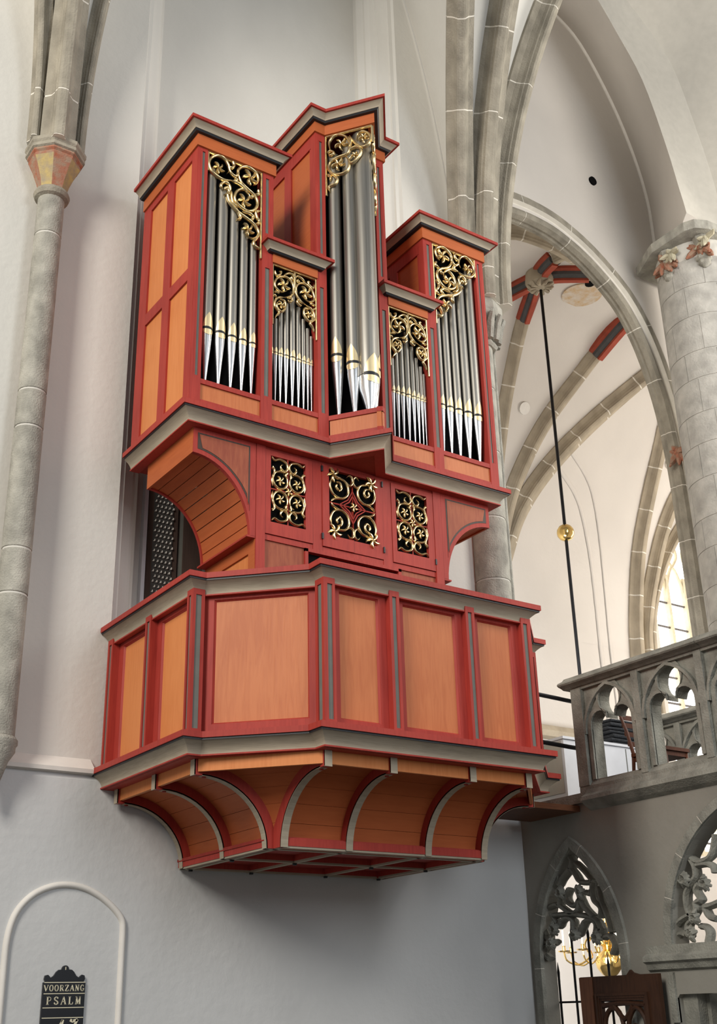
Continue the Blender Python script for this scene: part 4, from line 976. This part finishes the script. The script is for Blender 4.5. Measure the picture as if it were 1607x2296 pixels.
LOW = [[[-0.721,8.628],[-0.717,8.532],[-0.717,8.436],[-0.737,8.349],[-0.78,8.29],[-0.858,8.254]],[[-0.749,8.329],[-0.737,8.429],[-0.78,8.493],[-0.843,8.508],[-0.921,8.465],[-0.955,8.389],[-0.936,8.332],[-0.874,8.311],[-0.804,8.357]],[[-0.721,8.531],[-0.749,8.569],[-0.804,8.56],[-0.859,8.51]],[[-0.78,8.517],[-0.749,8.505],[-0.765,8.539]],[[-0.858,8.254],[-0.912,8.231],[-0.947,8.187],[-0.954,8.122],[-0.923,8.086],[-0.904,8.054],[-0.934,8.013],[-0.949,7.973]],[[-0.897,8.22],[-0.839,8.21],[-0.831,8.142],[-0.873,8.08],[-0.919,8.095],[-0.931,8.146],[-0.908,8.189]],[[-0.812,8.259],[-0.765,8.283],[-0.749,8.257],[-0.78,8.226],[-0.804,8.238]],[[-0.956,8.54],[-0.937,8.491],[-0.894,8.515],[-0.882,8.551],[-0.906,8.55]],[[-0.962,8.283],[-0.92,8.295],[-0.905,8.281]],[[-0.966,8.251],[-0.935,8.23]]]
LFL = [[-0.851, 8.403, 0.08], [-0.881, 8.156, 0.047]]
VFACE = [[[0.068,10.322],[0.056,10.453],[0.134,10.52],[0.241,10.475],[0.3,10.347],[0.262,10.232],[0.173,10.213],[0.084,10.181],[0.039,10.121],[0.055,10.023]],[[0.084,10.191],[0.042,10.11],[0.081,10.011],[0.178,9.975],[0.258,10.005],[0.281,10.122],[0.227,10.222]],[[0.294,10.465],[0.323,10.403],[0.388,10.304],[0.457,10.266],[0.519,10.306],[0.527,10.404],[0.462,10.472],[0.392,10.463],[0.372,10.378]],[[0.263,10.253],[0.352,10.293],[0.413,10.254],[0.402,10.17],[0.316,10.087],[0.278,10.14],[0.332,10.191]],[[0.055,10.023],[0.137,9.937],[0.114,9.862],[0.043,9.841],[0.051,9.773]],[[0.028,10.01],[0.063,9.969],[0.053,9.92]],[[0.032,10.301],[0.068,10.322],[0.104,10.284],[0.068,10.259],[0.041,10.299]],[[0.282,10.31],[0.31,10.386],[0.276,10.46]]]
VFL = [[0.194, 10.379, 0.08], [0.154, 10.118, 0.083], [0.452, 10.396, 0.062], [0.349, 10.185, 0.045]]
def wtaper(n, w, head=.25):
    out = []
    for i in range(n):
        t = i/(n-1); a = min(1, .35+t/.18) if t < .5 else min(1, .12+(1-t)/head)
        out.append(w*a)
    return out
def carving(strokes, flowers, F, name, parent, w=.026, dep=.022, bars=(), closed_bars=.024, m='gold'):
    """scroll stems are one mesh, each blossom and rim its own piece"""
    mb = MB()
    for s in strokes:
        p = smooth_pts(s, 5); mb.stroke(p, wtaper(len(p), w), dep, F, 6)
    root = link(name, mb, m, parent)
    for b in bars: link('gilt_rim', MB().stroke(b, [closed_bars]*len(b), dep*.8, F, 5), m, root)
    for (u, v, r) in flowers:
        fm = MB()
        for k in range(5):
            a = 2*pi*k/5+.5; bnd = .55
            pts = [(u+r*t*cos(a+bnd*t*t), v+r*t*sin(a+bnd*t*t)) for t in (.05, .3, .55, .8, 1.0)]
            fm.stroke(smooth_pts(pts, 2), [r*x for x in (.12, .2, .32, .4, .42, .40, .34, .2, .06)], dep*1.25, F, 5)
        link('blossom', fm, m, root)
    return root
def Fpl(s): return lambda u, v, w: (X0+s*u*(-1 if False else 1), -1.455-w, v)
for s in (-1, 1):
    G = (lambda u, v, w: (X0+u, -1.452-w, v)) if s < 0 else (lambda u, v, w: (X0-u, -1.452-w, v))
    carving(WING, WFL, G, 'wing_carving', org, w=.034, dep=.030, bars=([(-1.742, 9.69), (-1.118, 9.69)], [(-1.742, 9.69), (-1.742, 9.45)], [(-1.122, 9.69), (-1.122, 9.1), (-1.122, 8.62)]))
    c = -.72
    ls = LOW+[[(2*c-u, v) for u, v in q] for q in LOW]
    carving(ls, LFL+[[2*c-u, v, r] for u, v, r in LFL], G, 'bay_carving', org, w=.026, dep=.024, closed_bars=.018, bars=([(-.976, 8.61), (-.464, 8.61)], [(-.976, 8.61), (-.976, 7.90)], [(-.464, 8.61), (-.464, 7.88)]))
    Fv = VF[s]
    H = (lambda u, v, w: Fv(u, .0+w-.012, v)) if s < 0 else (lambda u, v, w: Fv(VL-u, .0+w-.012, v))
    carving(VFACE, VFL, H, 'tower_carving', org, w=.034, dep=.030, bars=([(.012, 10.53), (.55, 10.53)], [(.012, 10.53), (.012, 9.73)], [(.548, 10.53), (.548, 10.30)]))

# ---------------------------------------------------------- lower case with doors and coved sides
YS = -1.37
FS = FR(0, YS, 1, 0)
for s in (-1, 1):
    a, b = sorted((s*1.096, s*1.0)); link('stem_post', MB().obox(FS, a, b, -.10, .012, 4.6, 6.59), 'red', org)
    F = FR(-1.10, 0, 0, -1) if s < 0 else FR(1.10, YS, 0, 1)
    rr = (lambda y0, y1: tuple(sorted((-y0, -y1)))) if s < 0 else (lambda y0, y1: tuple(sorted((y0-YS, y1-YS))))
    mb = MB().obox(F, *rr(-.40, -.74), -.05, 0, 4.6, 6.58).obox(F, *rr(-1.25, -1.37), -.05, 0, 4.6, 6.58).obox(F, *rr(-.74, -1.25), -.05, 0, 5.50, 6.58).obox(F, *rr(-.74, -1.25), -.05, 0, 4.6, 4.75)
    r = link('stem_side', mb, 'frieze', org); link('side_board', MB().obox(F, *rr(-.74, -1.25), -.045, -.018, 4.75, 5.50), 'orange', r)
    # coved face: red frame, dark bead, brown panel
    n = 16; ax, az, rx, rz = 1.755, 5.63, .60, .695
    ar = [(ax-rx*sin(radians(90*k/n)), az+rz*cos(radians(90*k/n))) for k in range(n+1)]
    outer = [(1.10, 6.58), (1.755, 6.58)]+ar+[(1.10, 5.63)]
    G = lambda u, v, w: (X0+s*u, YS-w, v)
    cf = link('cove_face', MB().prism(outer, G, -.035, .008), 'red', org)
    a2 = [(ax-(rx+.045)*sin(radians(t)), az+(rz+.045)*cos(radians(t))) for t in [4+66*k/n for k in range(n+1)]]
    a2 = [p for p in a2 if p[0] > 1.166 and p[0] < 1.712]
    ip = [(1.165, 6.532), (1.712, 6.532)]+a2+[(1.165, 5.87)]
    link('dark_bead', MB().prism(ip, G, .0, .0105), 'doorbrown', cf)
    cx = sum(p[0] for p in ip)/len(ip); cz = sum(p[1] for p in ip)/len(ip)
    a3 = [(ax-(rx+.064)*sin(radians(t)), az+(rz+.064)*cos(radians(t))) for t in [4+66*k/n for k in range(n+1)]]
    a3 = [p for p in a3 if p[0] > 1.183 and p[0] < 1.695]
    link('cove_panel', MB().prism([(1.182, 6.515), (1.695, 6.515)]+a3+[(1.182, 5.93)], G, .0, .0135), 'brown_panel', cf)
    # curved underside made of boards
    nb = 9
    for q in range(nb):
        t0 = 90*q/nb+.35; t1 = 90*(q+1)/nb-.35; k = 4
        outr = [(ax-(rx+.014)*sin(radians(t0+(t1-t0)*j/k)), az+(rz+.014)*cos(radians(t0+(t1-t0)*j/k))) for j in range(k+1)]
        inr = [(ax-(rx+.034)*sin(radians(t0+(t1-t0)*j/k)), az+(rz+.034)*cos(radians(t0+(t1-t0)*j/k))) for j in range(k, -1, -1)]
        link('cove_board', MB().prism(outr+inr, lambda u, v, w: (X0+s*u, w, v), -1.335, -.42), 'frieze', cf)
    arb = [(ax-rx*sin(radians(90*k/n)), az+rz*cos(radians(90*k/n))) for k in range(n+1)]
    arc2 = [(ax-(rx+.05)*sin(radians(90*k/n)), az+(rz+.05)*cos(radians(90*k/n))) for k in range(n, -1, -1)]
    link('back_arch', MB().prism(arb+arc2, lambda u, v, w: (X0+s*u, w, v), -.43, -.40), 'red', cf)
    link('fascia', MB().box(X0+min(s*1.757, s*1.735), X0+max(s*1.757, s*1.735), -1.37, -.40, 6.325, 6.585), 'frieze', cf)
    link('tip_board', MB().box(X0+min(s*1.10, s*1.19), X0+max(s*1.10, s*1.19), -1.378, -.40, 5.615, 5.632), 'red', cf)
link('stem_back', MB().box(X0-1.08, X0+1.08, -.44, -.40, 4.6, 6.58), 'red_shaded', org)
link('stem_shade', MB().box(X0-1.0, X0+1.0, -1.32, -1.30, 5.3, 6.55), 'dark', org)
# horizontal rail, fixed stiles, lower panels and the desk slot
link('stem_top_rail', MB().obox(FS, -1.0, 1.0, -.04, -.004, 6.55, 6.59), 'red', org)
for a, b in ((-.470, -.364), (.352, .462)): link('stem_stile', MB().obox(FS, a, b, -.04, .0, 5.63, 6.56), 'red', org)
link('stem_rail', MB().obox(FS, -1.0, 1.0, -.04, -.006, 5.63, 5.685), 'red', org)
link('lower_panel', MB().obox(FS, -1.0, -.56, -.04, -.02, 4.6, 5.63), 'brown_panel', org)
link('lower_panel', MB().obox(FS, .56, 1.0, -.04, -.02, 4.6, 5.63), 'brown_panel', org)
link('desk_frame', MB().obox(FS, -.56, -.525, -.06, .004, 5.2, 5.63).obox(FS, .525, .56, -.06, .004, 5.2, 5.63).obox(FS, -.56, .56, -.06, .004, 5.60, 5.635), 'red', org)
link('desk_recess', MB().obox(FS, -.53, .53, -.30, -.28, 4.6, 5.6), 'dark', org)
link('desk_board', MB().obox(FS, -.50, .50, -.20, .10, 5.34, 5.37), 'red', org)
link('keyboard_cheek', MB().obox(FS, -.50, .50, -.06, .0, 5.20, 5.34), 'brown_panel', org)
def grille_door(name, a0, a1, g, z0, z1, gz, strokes, flowers, reds, d=.006):
    (g0, g1), (k0, k1) = g, gz
    mb = MB()
    mb.obox(FS, a0, g0, -.03, d, z0, z1); mb.obox(FS, g1, a1, -.03, d, z0, z1)
    mb.obox(FS, g0, g1, -.03, d, k1, z1); mb.obox(FS, g0, g1, -.03, d, z0, k0)
    dr = link(name, mb, 'red', org)
    G = lambda u, v, w: (X0+g0+(g1-g0)*u, YS-.002-w, k1-(k1-k0)*v)
    for r in reds:
        pts = [(g0+(g1-g0)*u, k1-(k1-k0)*v) for u, v in r]
        link('red_bar', MB().stroke(pts, [.016]*len(pts), .012, lambda u, v, w: (X0+u, YS+.006-w, v), 3), 'red', dr)
    H = lambda u, v, w: (X0+u, YS-.001-w, v)
    st = [[(g0+(g1-g0)*u, k1-(k1-k0)*v) for u, v in q] for q in strokes]
    fl = [(g0+(g1-g0)*u, k1-(k1-k0)*v, r) for u, v, r in flowers]
    carving(st, fl, H, 'gilded_grille', dr, w=.024, dep=.022)
    return dr
q1 = [[(.05, .04), (.2, .12), (.5, .06), (.85, .12), (.95, .28), (.8, .4), (.6, .36), (.55, .26), (.68, .2)],
      [(.95, .3), (.75, .42), (.45, .44), (.2, .52), (.1, .68), (.2, .86), (.45, .96), (.75, .92), (.92, .78), (.9, .6), (.7, .5)],
      [(.1, .33), (.2, .45), (.14, .6), (.05, .75), (.1, .93)], [(.06, .36), (.2, .42)], [(.95, .42), (.85, .5), (.9, .6)]]
def quad(strokes, fl):
    out = []; of = []
    for mx in (0, 1):
        for my in (0, 1):
            tf = lambda u, v: ((u*.5) if not mx else 1-u*.5, (v*.5) if not my else 1-v*.5)
            out += [[tf(u, v) for u, v in s] for s in strokes]; of += [(*tf(u, v), r) for u, v, r in fl]
    return out, of
sq, sf = quad(q1, [(.52, .72, .052)])
sf = sf+[(.5, .5, .045)]
reds = [[(.5, 0), (.5, .5), (.5, 1)], [(0, .5), (.5, .5), (1, .5)]]
grille_door('case_door', -.998, -.474, (-.937, -.553), 5.69, 6.55, (5.815, 6.497), sq, sf, reds)
grille_door('case_door', .466, .998, (.520, .916), 5.69, 6.55, (5.815, 6.497), sq, sf, reds)
q2 = [[(.1, .3), (.04, .5), (.18, .74), (.5, .82), (.76, .68), (.8, .45), (.66, .28), (.42, .24)], [(.42, .62), (.52, .5), (.46, .36), (.3, .34)], [(.3, .2), (.6, .24), (.84, .36), (.98, .28), (.98, .12), (.86, .05), (.74, .14)], [(.6, .8), (.34, .84), (.16, .9), (.08, .98)], [(.4, .6), (.3, .5), (.34, .4)]]
cq, cf_ = quad(q2, [(.2, .14, .085)])
cf_ = cf_+[(.5, .5, .05)]
dia = [[(.5, .26), (.40, .40), (.22, .5), (.40, .60), (.5, .74), (.60, .60), (.78, .5), (.60, .40), (.5, .26)], [(.5, .33), (.43, .43), (.30, .5), (.43, .57), (.5, .67), (.57, .57), (.70, .5), (.57, .43), (.5, .33)], [(.5, .0), (.5, .5), (.5, 1)], [(0, .5), (.5, .5), (1, .5)]]
def cleft(side):
    f = lambda p: (p[0] <= .502) if side < 0 else (p[0] >= .498)
    st = [[((u*2) if side < 0 else (u-.5)*2, v) for u, v in s] for s in cq if all(f(p) for p in s)]
    fl = [((u*2) if side < 0 else (u-.5)*2, v, r) for u, v, r in cf_ if (u < .49 if side < 0 else u > .49)]
    rd = []
    for s in dia:
        cur = [((u*2) if side < 0 else (u-.5)*2, v) for u, v in s if f((u, v))]
        if len(cur) > 1 and side > 0 and s is not dia[2] and s is not dia[3]: cur = [cur[0]]+[c for c in cur[1:]]
        if len(cur) > 1: rd.append(cur)
    return st, fl, rd
# diamond halves written out so that no bar crosses the leaf joint wrongly
dl = [[(1, .26), (.80, .40), (.44, .5), (.80, .60), (1, .74)], [(1, .33), (.86, .43), (.60, .5), (.86, .57), (1, .67)], [(0, .5), (1, .5)]]
for sd_, (a0, a1), g in ((-1, (-.362, -.004), (-.285, -.004)), (1, (.0, .350), (.0, .272))):
    st, fl, _ = cleft(sd_)
    rd = dl if sd_ < 0 else [[(1-u, v) for u, v in q] for q in dl]
    grille_door('case_door', a0, a1, g, 5.69, 6.55, (5.815, 6.517), st, fl, rd, d=.010 if sd_ < 0 else .004)
for x, z in ((-.366, 6.50), (-.366, 5.79), (.352, 6.50), (.354, 5.79), (1.0, 5.79)):
    link('hinge', MB().obox(FS, x-.008, x+.008, 0, .018, z-.03, z+.03), 'black', org)

# ================================================================== SMALLER THINGS
# psalm board --------------------------------------------------------
pb = empty('psalm_board', (3.85, -.08, 1.2), 'black hymn board lettered VOORZANG PSALM hanging in the wall niche', 'sign')
xl, xr = 3.668, 4.030; xm = (xl+xr)/2
top = [(xl, .9), (xr, .9), (xr, 1.900)]
top += [(xr-.018, 1.902), (xr-.006, 1.925), (xr-.012, 1.952), (xr-.035, 1.958), (xr-.052, 1.944), (xr-.058, 1.934), (xr-.085, 1.950), (xr-.105, 1.980), (xr-.125, 1.996), (xr-.150, 1.998)]
top += [(xm+.030*cos(radians(a)), 2.000+.030*sin(radians(a))) for a in range(0, 181, 20)]
lt = [(xl+(xr-x), z) for x, z in [(xr-.018, 1.902), (xr-.006, 1.925), (xr-.012, 1.952), (xr-.035, 1.958), (xr-.052, 1.944), (xr-.058, 1.934), (xr-.085, 1.950), (xr-.105, 1.980), (xr-.125, 1.996), (xr-.150, 1.998)]]
top += list(reversed(lt))+[(xl, 1.900)]
YB = -.081
link('board', MB().prism(top, lambda u, v, w: (u, YB-w, v), 0, .022), 'board', pb)
for z in (1.899, 1.814, 1.708, 1.632): link('line', MB().box(xl+.008, xr-.002, YB-.0245, YB-.021, z-.0030, z+.0030), 'letter', pb)
link('hook', MB().box(xm-.003, xm+.003, YB-.026, YB-.021, 1.995, 2.018), 'letter', pb)
# letters: strokes (thick flag, points) on a unit-high, unit-wide cell, with serifs
LET = {
 'V': [(1, [(.02, 1), (.5, 0)]), (0, [(.98, 1), (.5, 0)]), (0, [(-.08, 1), (.18, 1)]), (0, [(.82, 1), (1.08, 1)])],
 'O': [(2, [(.5+.42*cos(radians(a)), .5+.5*sin(radians(a))) for a in range(90, 451, 20)])],
 'R': [(1, [(.2, 0), (.2, 1)]), (0, [(.05, 1), (.55, 1), (.8, .9), (.86, .75), (.78, .58), (.5, .5), (.2, .5)]), (1, [(.5, .5), (.92, 0)]), (0, [(.0, 0), (.4, 0)]), (0, [(.8, 0), (1.05, 0)])],
 'Z': [(0, [(.08, .8), (.1, 1), (.9, 1)]), (1, [(.86, .98), (.12, .02)]), (0, [(.08, 0), (.9, 0), (.94, .22)])],
 'A': [(0, [(.05, 0), (.5, 1)]), (1, [(.5, 1), (.92, 0)]), (0, [(.22, .35), (.75, .35)]), (0, [(-.08, 0), (.2, 0)]), (0, [(.74, 0), (1.08, 0)])],
 'N': [(0, [(.15, 0), (.15, 1)]), (1, [(.12, 1), (.85, 0)]), (0, [(.85, 0), (.85, 1)]), (0, [(0, 0), (.3, 0)]), (0, [(.7, 1), (1, 1)]), (0, [(0, 1), (.2, 1)])],
 'G': [(2, [(.5+.42*cos(radians(a)), .5+.5*sin(radians(a))) for a in range(50, 321, 18)]), (1, [(.82, .4), (.82, .06)]), (0, [(.6, .4), (1, .4)]), (0, [(.78, .95), (.78, .74)])],
 'P': [(1, [(.22, 0), (.22, 1)]), (0, [(.05, 1), (.58, 1), (.84, .9), (.9, .74), (.82, .56), (.55, .48), (.22, .48)]), (0, [(.02, 0), (.44, 0)])],
 'S': [(2, [(.82, .8), (.7, .96), (.45, 1), (.2, .9), (.14, .72), (.3, .56), (.62, .46), (.84, .3), (.8, .1), (.55, 0), (.28, .04), (.12, .22)])],
 'L': [(1, [(.25, 0), (.25, 1)]), (0, [(.05, 1), (.46, 1)]), (0, [(.05, 0), (.9, 0), (.94, .26)])],
 'M': [(0, [(.1, 0), (.14, 1)]), (1, [(.14, 1), (.5, .06)]), (0, [(.5, .06), (.86, 1)]), (1, [(.86, 1), (.9, 0)]), (0, [(-.04, 0), (.24, 0)]), (0, [(.74, 0), (1.06, 0)]), (0, [(0, 1), (.2, 1)]), (0, [(.8, 1), (1.02, 1)])],
 '4': [(0, [(.62, 1), (.05, .35), (.95, .35)]), (1, [(.66, 1), (.62, 0)])],
 '7': [(1, [(.05, .98), (.35, .90), (.95, 1.0)]), (1, [(.95, 1), (.35, 0)])],
}
def letter(ch, x, z, w, h, slant=0):
    mb = MB()
    for th, pts in LET[ch]:
        P = [(x+(u+slant*v)*w, z+v*h) for u, v in pts]
        for (a, b) in zip(P, P[1:]):
            d = Vector((b[0]-a[0], b[1]-a[1])); L = d.length
            if L < 1e-6: continue
            d /= L; ww = h*(.075 if th == 0 else .19 if th == 1 else (.08+.11*abs(d.y)))
            nx, ny = -d.y*ww/2, d.x*ww/2; e = d*h*.02
            q = [(a[0]-e.x+nx, a[1]-e.y+ny), (b[0]+e.x+nx, b[1]+e.y+ny), (b[0]+e.x-nx, b[1]+e.y-ny), (a[0]-e.x-nx, a[1]-e.y-ny)]
            mb.prism(q, lambda u, v, k: (u, YB-k, v), .021, .0245)
    link('letter', mb, 'letter', pb)
def word(s, x0, x1, z, h, fill=.74, slant=0):
    n = len(s); cw = (x1-x0)/n
    for i, ch in enumerate(s): letter(ch, x0+cw*i+cw*(1-fill)/2, z, cw*fill, h, slant)
word('VOORZANG', 3.672, 4.026, 1.834, .045)
word('PSALM', 3.694, 4.004, 1.733, .056, .66)
word('47', 3.775, 3.985, 1.505, .110, .62, .25)

# gangway between balcony and loft -----------------------------------
tag(link('walkway', MB().box(7.985, 9.02, -1.02, -.25, 3.50, 3.56), 'walk'), 'brown plank walkway joining the balcony to the stone loft', 'walkway')
for z, lb in ((4.69, 'upper dark iron handrail between balcony and stone parapet'), (4.18, 'lower dark iron handrail between balcony and stone parapet')):
    tag(link('handrail', MB().tube(smooth_pts([(7.86, -1.06, z+.01), (8.3, -1.06, z+.005), (8.75, -1.05, z-.005), (8.93, -1.05, z-.012), (9.06, -1.02, z-.005)], 4), .024, 8), 'iron'), lb, 'handrail', 'gangway handrails')
# white cabinet on the loft -------------------------------------------
cb = empty('white_cabinet', (10.3, 0, 3.68), 'white painted cabinet standing on the loft behind the parapet', 'cabinet')
link('body', MB().box(9.58, 11.1, -.30, .35, 3.682, 4.47), 'white', cb)
link('top', MB().box(9.56, 11.12, -.32, .37, 4.47, 4.50), 'white', cb)
link('side_panel', MB().box(9.572, 9.582, -.26, .33, 3.86, 4.45), 'band', cb)
for x in (10.09, 10.60): link('door_joint', MB().box(x-.006, x+.006, -.304, -.298, 3.72, 4.45), 'inlay', cb)
# stack of dark folded cushions ---------------------------------------
zc = 4.503
ORD = ['bottom', 'sixth from top', 'fifth from top', 'fourth from top', 'third from top', 'second from top', 'topmost']
for i in range(7):
    rr = random.Random(i); h = .040+.006*(i % 3); sx = rr.uniform(-.02, .02); rz = rr.uniform(-.06, .06)
    mb = MB(); rows = []
    for k in range(7):
        a = -pi/2+pi*k/6; off = .03*cos(a)-.03
        rows.append([(10.80+sx+(.36+off)*cx_*cos(rz)-(.22+off)*cy_*sin(rz), -.02+(.36+off)*cx_*sin(rz)+(.22+off)*cy_*cos(rz), zc+h/2+h/2*sin(a)) for cx_, cy_ in ((-1, -1), (-.5, -1.02), (.5, -1.02), (1, -1), (1.02, 0), (1, 1), (.5, 1.02), (-.5, 1.02), (-1, 1), (-1.02, 0))])
    mb.grid(rows, True, True); mb.add(rows[0], [tuple(range(10))]); mb.add(rows[-1], [tuple(range(10))])
    tag(link('seat_cushion', mb, 'cushion'), f'charcoal cushion, {ORD[i]} of the stack on the white cabinet', 'cushion', 'charcoal cushions stacked on the cabinet'); zc += h+.001
# wooden chair seen through the parapet ---------------------------------
ch = empty('wooden_chair', (9.46, -1.80, 3.68), 'dark wooden ladder-back chair standing on the loft behind the parapet', 'chair')
cx0, cx1, cy0, cy1 = 9.28, 9.64, -2.05, -1.58; sz = 4.03
link('seat', MB().box(cx0, cx1, cy0, cy1, sz-.035, sz), 'chairwood', ch)
link('seat_apron', MB().box(cx0+.02, cx1-.02, cy0+.02, cy1-.02, sz-.085, sz-.035), 'chairwood', ch)
for x in (cx0+.025, cx1-.025):
    link('leg', MB().tube([(x, cy0+.03, 3.685), (x, cy0+.03, sz-.03)], .018, 8), 'chairwood', ch)
    link('back_post', MB().tube([(x, cy1+.03, 3.685), (x, cy1-.01, sz), (x, cy1+.05, sz+.25), (x, cy1+.13, sz+.47)], [.018, .02, .018, .014], 8), 'chairwood', ch)
for k, z in enumerate((.12, .23, .33, .42)):
    yb = cy1+.02+.12*(z/.47)
    link('back_slat', MB().box(cx0+.03, cx1-.03, yb-.008, yb+.008, sz+z-.025, sz+z+.025), 'chairwood', ch)
for z in (3.80,): link('stretcher', MB().tube([(cx0+.025, cy0+.03, z), (cx0+.025, cy1+.02, z)], .012, 6), 'chairwood', ch)
link('stretcher', MB().tube([(cx0+.025, cy1+.02, 3.84), (cx1-.025, cy1+.02, 3.84)], .012, 6), 'chairwood', ch)

# hanging brass chandelier ----------------------------------------------
hx, hy = 14.46, 4.08
cd = empty('brass_chandelier', (hx, hy, 2.0), 'brass candle chandelier hanging on a long black rod in the choir', 'chandelier')
link('rod', MB().tube([(hx, hy, 14.9), (hx, hy, 2.9)], .030, 8), 'iron', cd)
link('rod_ball', MB().lathe([(.005, -.16), (.06, -.15), (.11, -.12), (.15, -.06), (.16, 0), (.15, .06), (.11, .12), (.06, .15), (.005, .16)], (hx, hy, 9.62), 20), 'brass', cd)
link('body', MB().lathe([(.005, 1.92), (.03, 1.98), (.02, 2.02), (.12, 2.08), (.20, 2.18), (.22, 2.28), (.18, 2.38), (.09, 2.44), (.07, 2.48), (.13, 2.52), (.14, 2.56), (.06, 2.60), (.05, 2.70), (.10, 2.76), (.10, 2.80), (.03, 2.86), (.03, 2.95)], (hx, hy, 0), 20), 'brass', cd)
for k in range(8):
    a = 2*pi*k/8+.2; P = lambda r, z: (hx+r*cos(a), hy+r*sin(a), z)
    am = link('arm', MB().tube(smooth_pts([P(.12, 2.54), P(.28, 2.64), P(.36, 2.52), P(.30, 2.36), P(.48, 2.24), P(.66, 2.30), P(.70, 2.42)], 4), .014, 6), 'brass', cd)
    link('drip_pan', MB().lathe([(.01, 2.42), (.09, 2.43), (.10, 2.45), (.03, 2.45), (.025, 2.50), (.03, 2.52)], (hx+.70*cos(a), hy+.70*sin(a), 0), 12), 'brass', am)
    link('candle', MB().lathe([(.016, 2.52), (.016, 2.76)], (hx+.70*cos(a), hy+.70*sin(a), 0), 8), 'letter', am)

# iron spears in the narrow opening ---------------------------------------
ig = empty('iron_railing', (9.22, -.7, .3), 'black wrought iron spear railing inside the narrow pointed opening', 'railing')
for y, t in ((-.19, 2.06), (-.43, 2.40), (-.68, 2.42), (-.93, 2.10), (-1.17, 2.06)):
    link('spear', MB().tube([(9.3, y, .25), (9.3, y, t-.16), (9.3, y, t-.10), (9.3, y, t)], [.013, .013, .016, .002], 8), 'iron', ig)
link('cross_bar', MB().box(9.285, 9.315, -1.40, -.10, 1.655, 1.675), 'iron', ig)
link('cross_bar', MB().box(9.285, 9.315, -1.40, -.10, .45, .47), 'iron', ig)
# dark wooden door leaf in front of the screen ------------------------------
wd = empty('wooden_door_leaf', (8.9, -1.4, 0), 'dark oak door leaf with moulded open-carved panel in front of the stone screen', 'door')
FD = lambda a, d, z: (8.88-d, -.93-a, z)
mb = MB(); mb.obox(FD, .0, .20, -.05, 0, 0.02, 1.885); mb.obox(FD, .88, 1.02, -.05, 0, .02, 1.885); mb.obox(FD, .20, .88, -.05, 0, 1.73, 1.885); mb.obox(FD, .20, .88, -.05, 0, .02, .9)
link('door_frame', mb, 'oak', wd)
link('paler_stile', MB().obox(FD, .0, .17, -.045, .012, .02, 1.88), 'timber', wd)  # stile in a paler brown than the door frame
for k, (e, dd) in enumerate(((0, .02), (.022, .012), (.044, .004))):
    mb = MB(); mb.obox(FD, .20+e, .225+e, -.04, dd, .9+e, 1.73-e); mb.obox(FD, .855-e, .88-e, -.04, dd, .9+e, 1.73-e); mb.obox(FD, .226+e, .854-e, -.04, dd, 1.705-e, 1.73-e); mb.obox(FD, .226+e, .854-e, -.04, dd, .9+e, .925+e)
    link('panel_moulding', mb, 'oak', wd)
cvg = MB()
for pts in ([(.27, 1.35), (.30, 1.52), (.40, 1.60), (.50, 1.52), (.53, 1.30)], [(.55, 1.30), (.60, 1.50), (.70, 1.60), (.80, 1.50), (.82, 1.30)], [(.27, 1.30), (.40, 1.42), (.54, 1.36), (.66, 1.44), (.82, 1.32)], [(.42, 1.62), (.54, 1.50), (.66, 1.62)], [(.27, 1.62), (.54, 1.64), (.82, 1.62)], [(.34, 1.2), (.42, 1.36), (.5, 1.2)], [(.6, 1.2), (.7, 1.38), (.78, 1.2)], [(.27, 1.05), (.54, 1.2), (.82, 1.05)]):
    cvg.stroke(smooth_pts(pts, 4), .05, .03, lambda u, v, w: FD(u, -.02+w, v), 4)
link('open_carving', cvg, 'oak', wd)
link('finial', MB().prism([(.62, 1.885), (.67, 1.93), (.70, 1.905), (.78, 1.885)], lambda u, v, w: FD(u, w, v), -.04, -.01), 'oak', wd)
# timber post and door jamb beyond the low opening
tag(link('timber_post', MB().box(9.75, 9.9, -2.36, -2.16, 0, 2.2), 'timber'), 'reddish timber post beyond the low opening at the right edge', 'post')
struct('trim_95', MB().box(9.10, 9.34, -2.20, -2.03, .4, 1.70).box(9.22, 9.36, -2.24, -2.03, .4, 1.70), 'stone_rood')
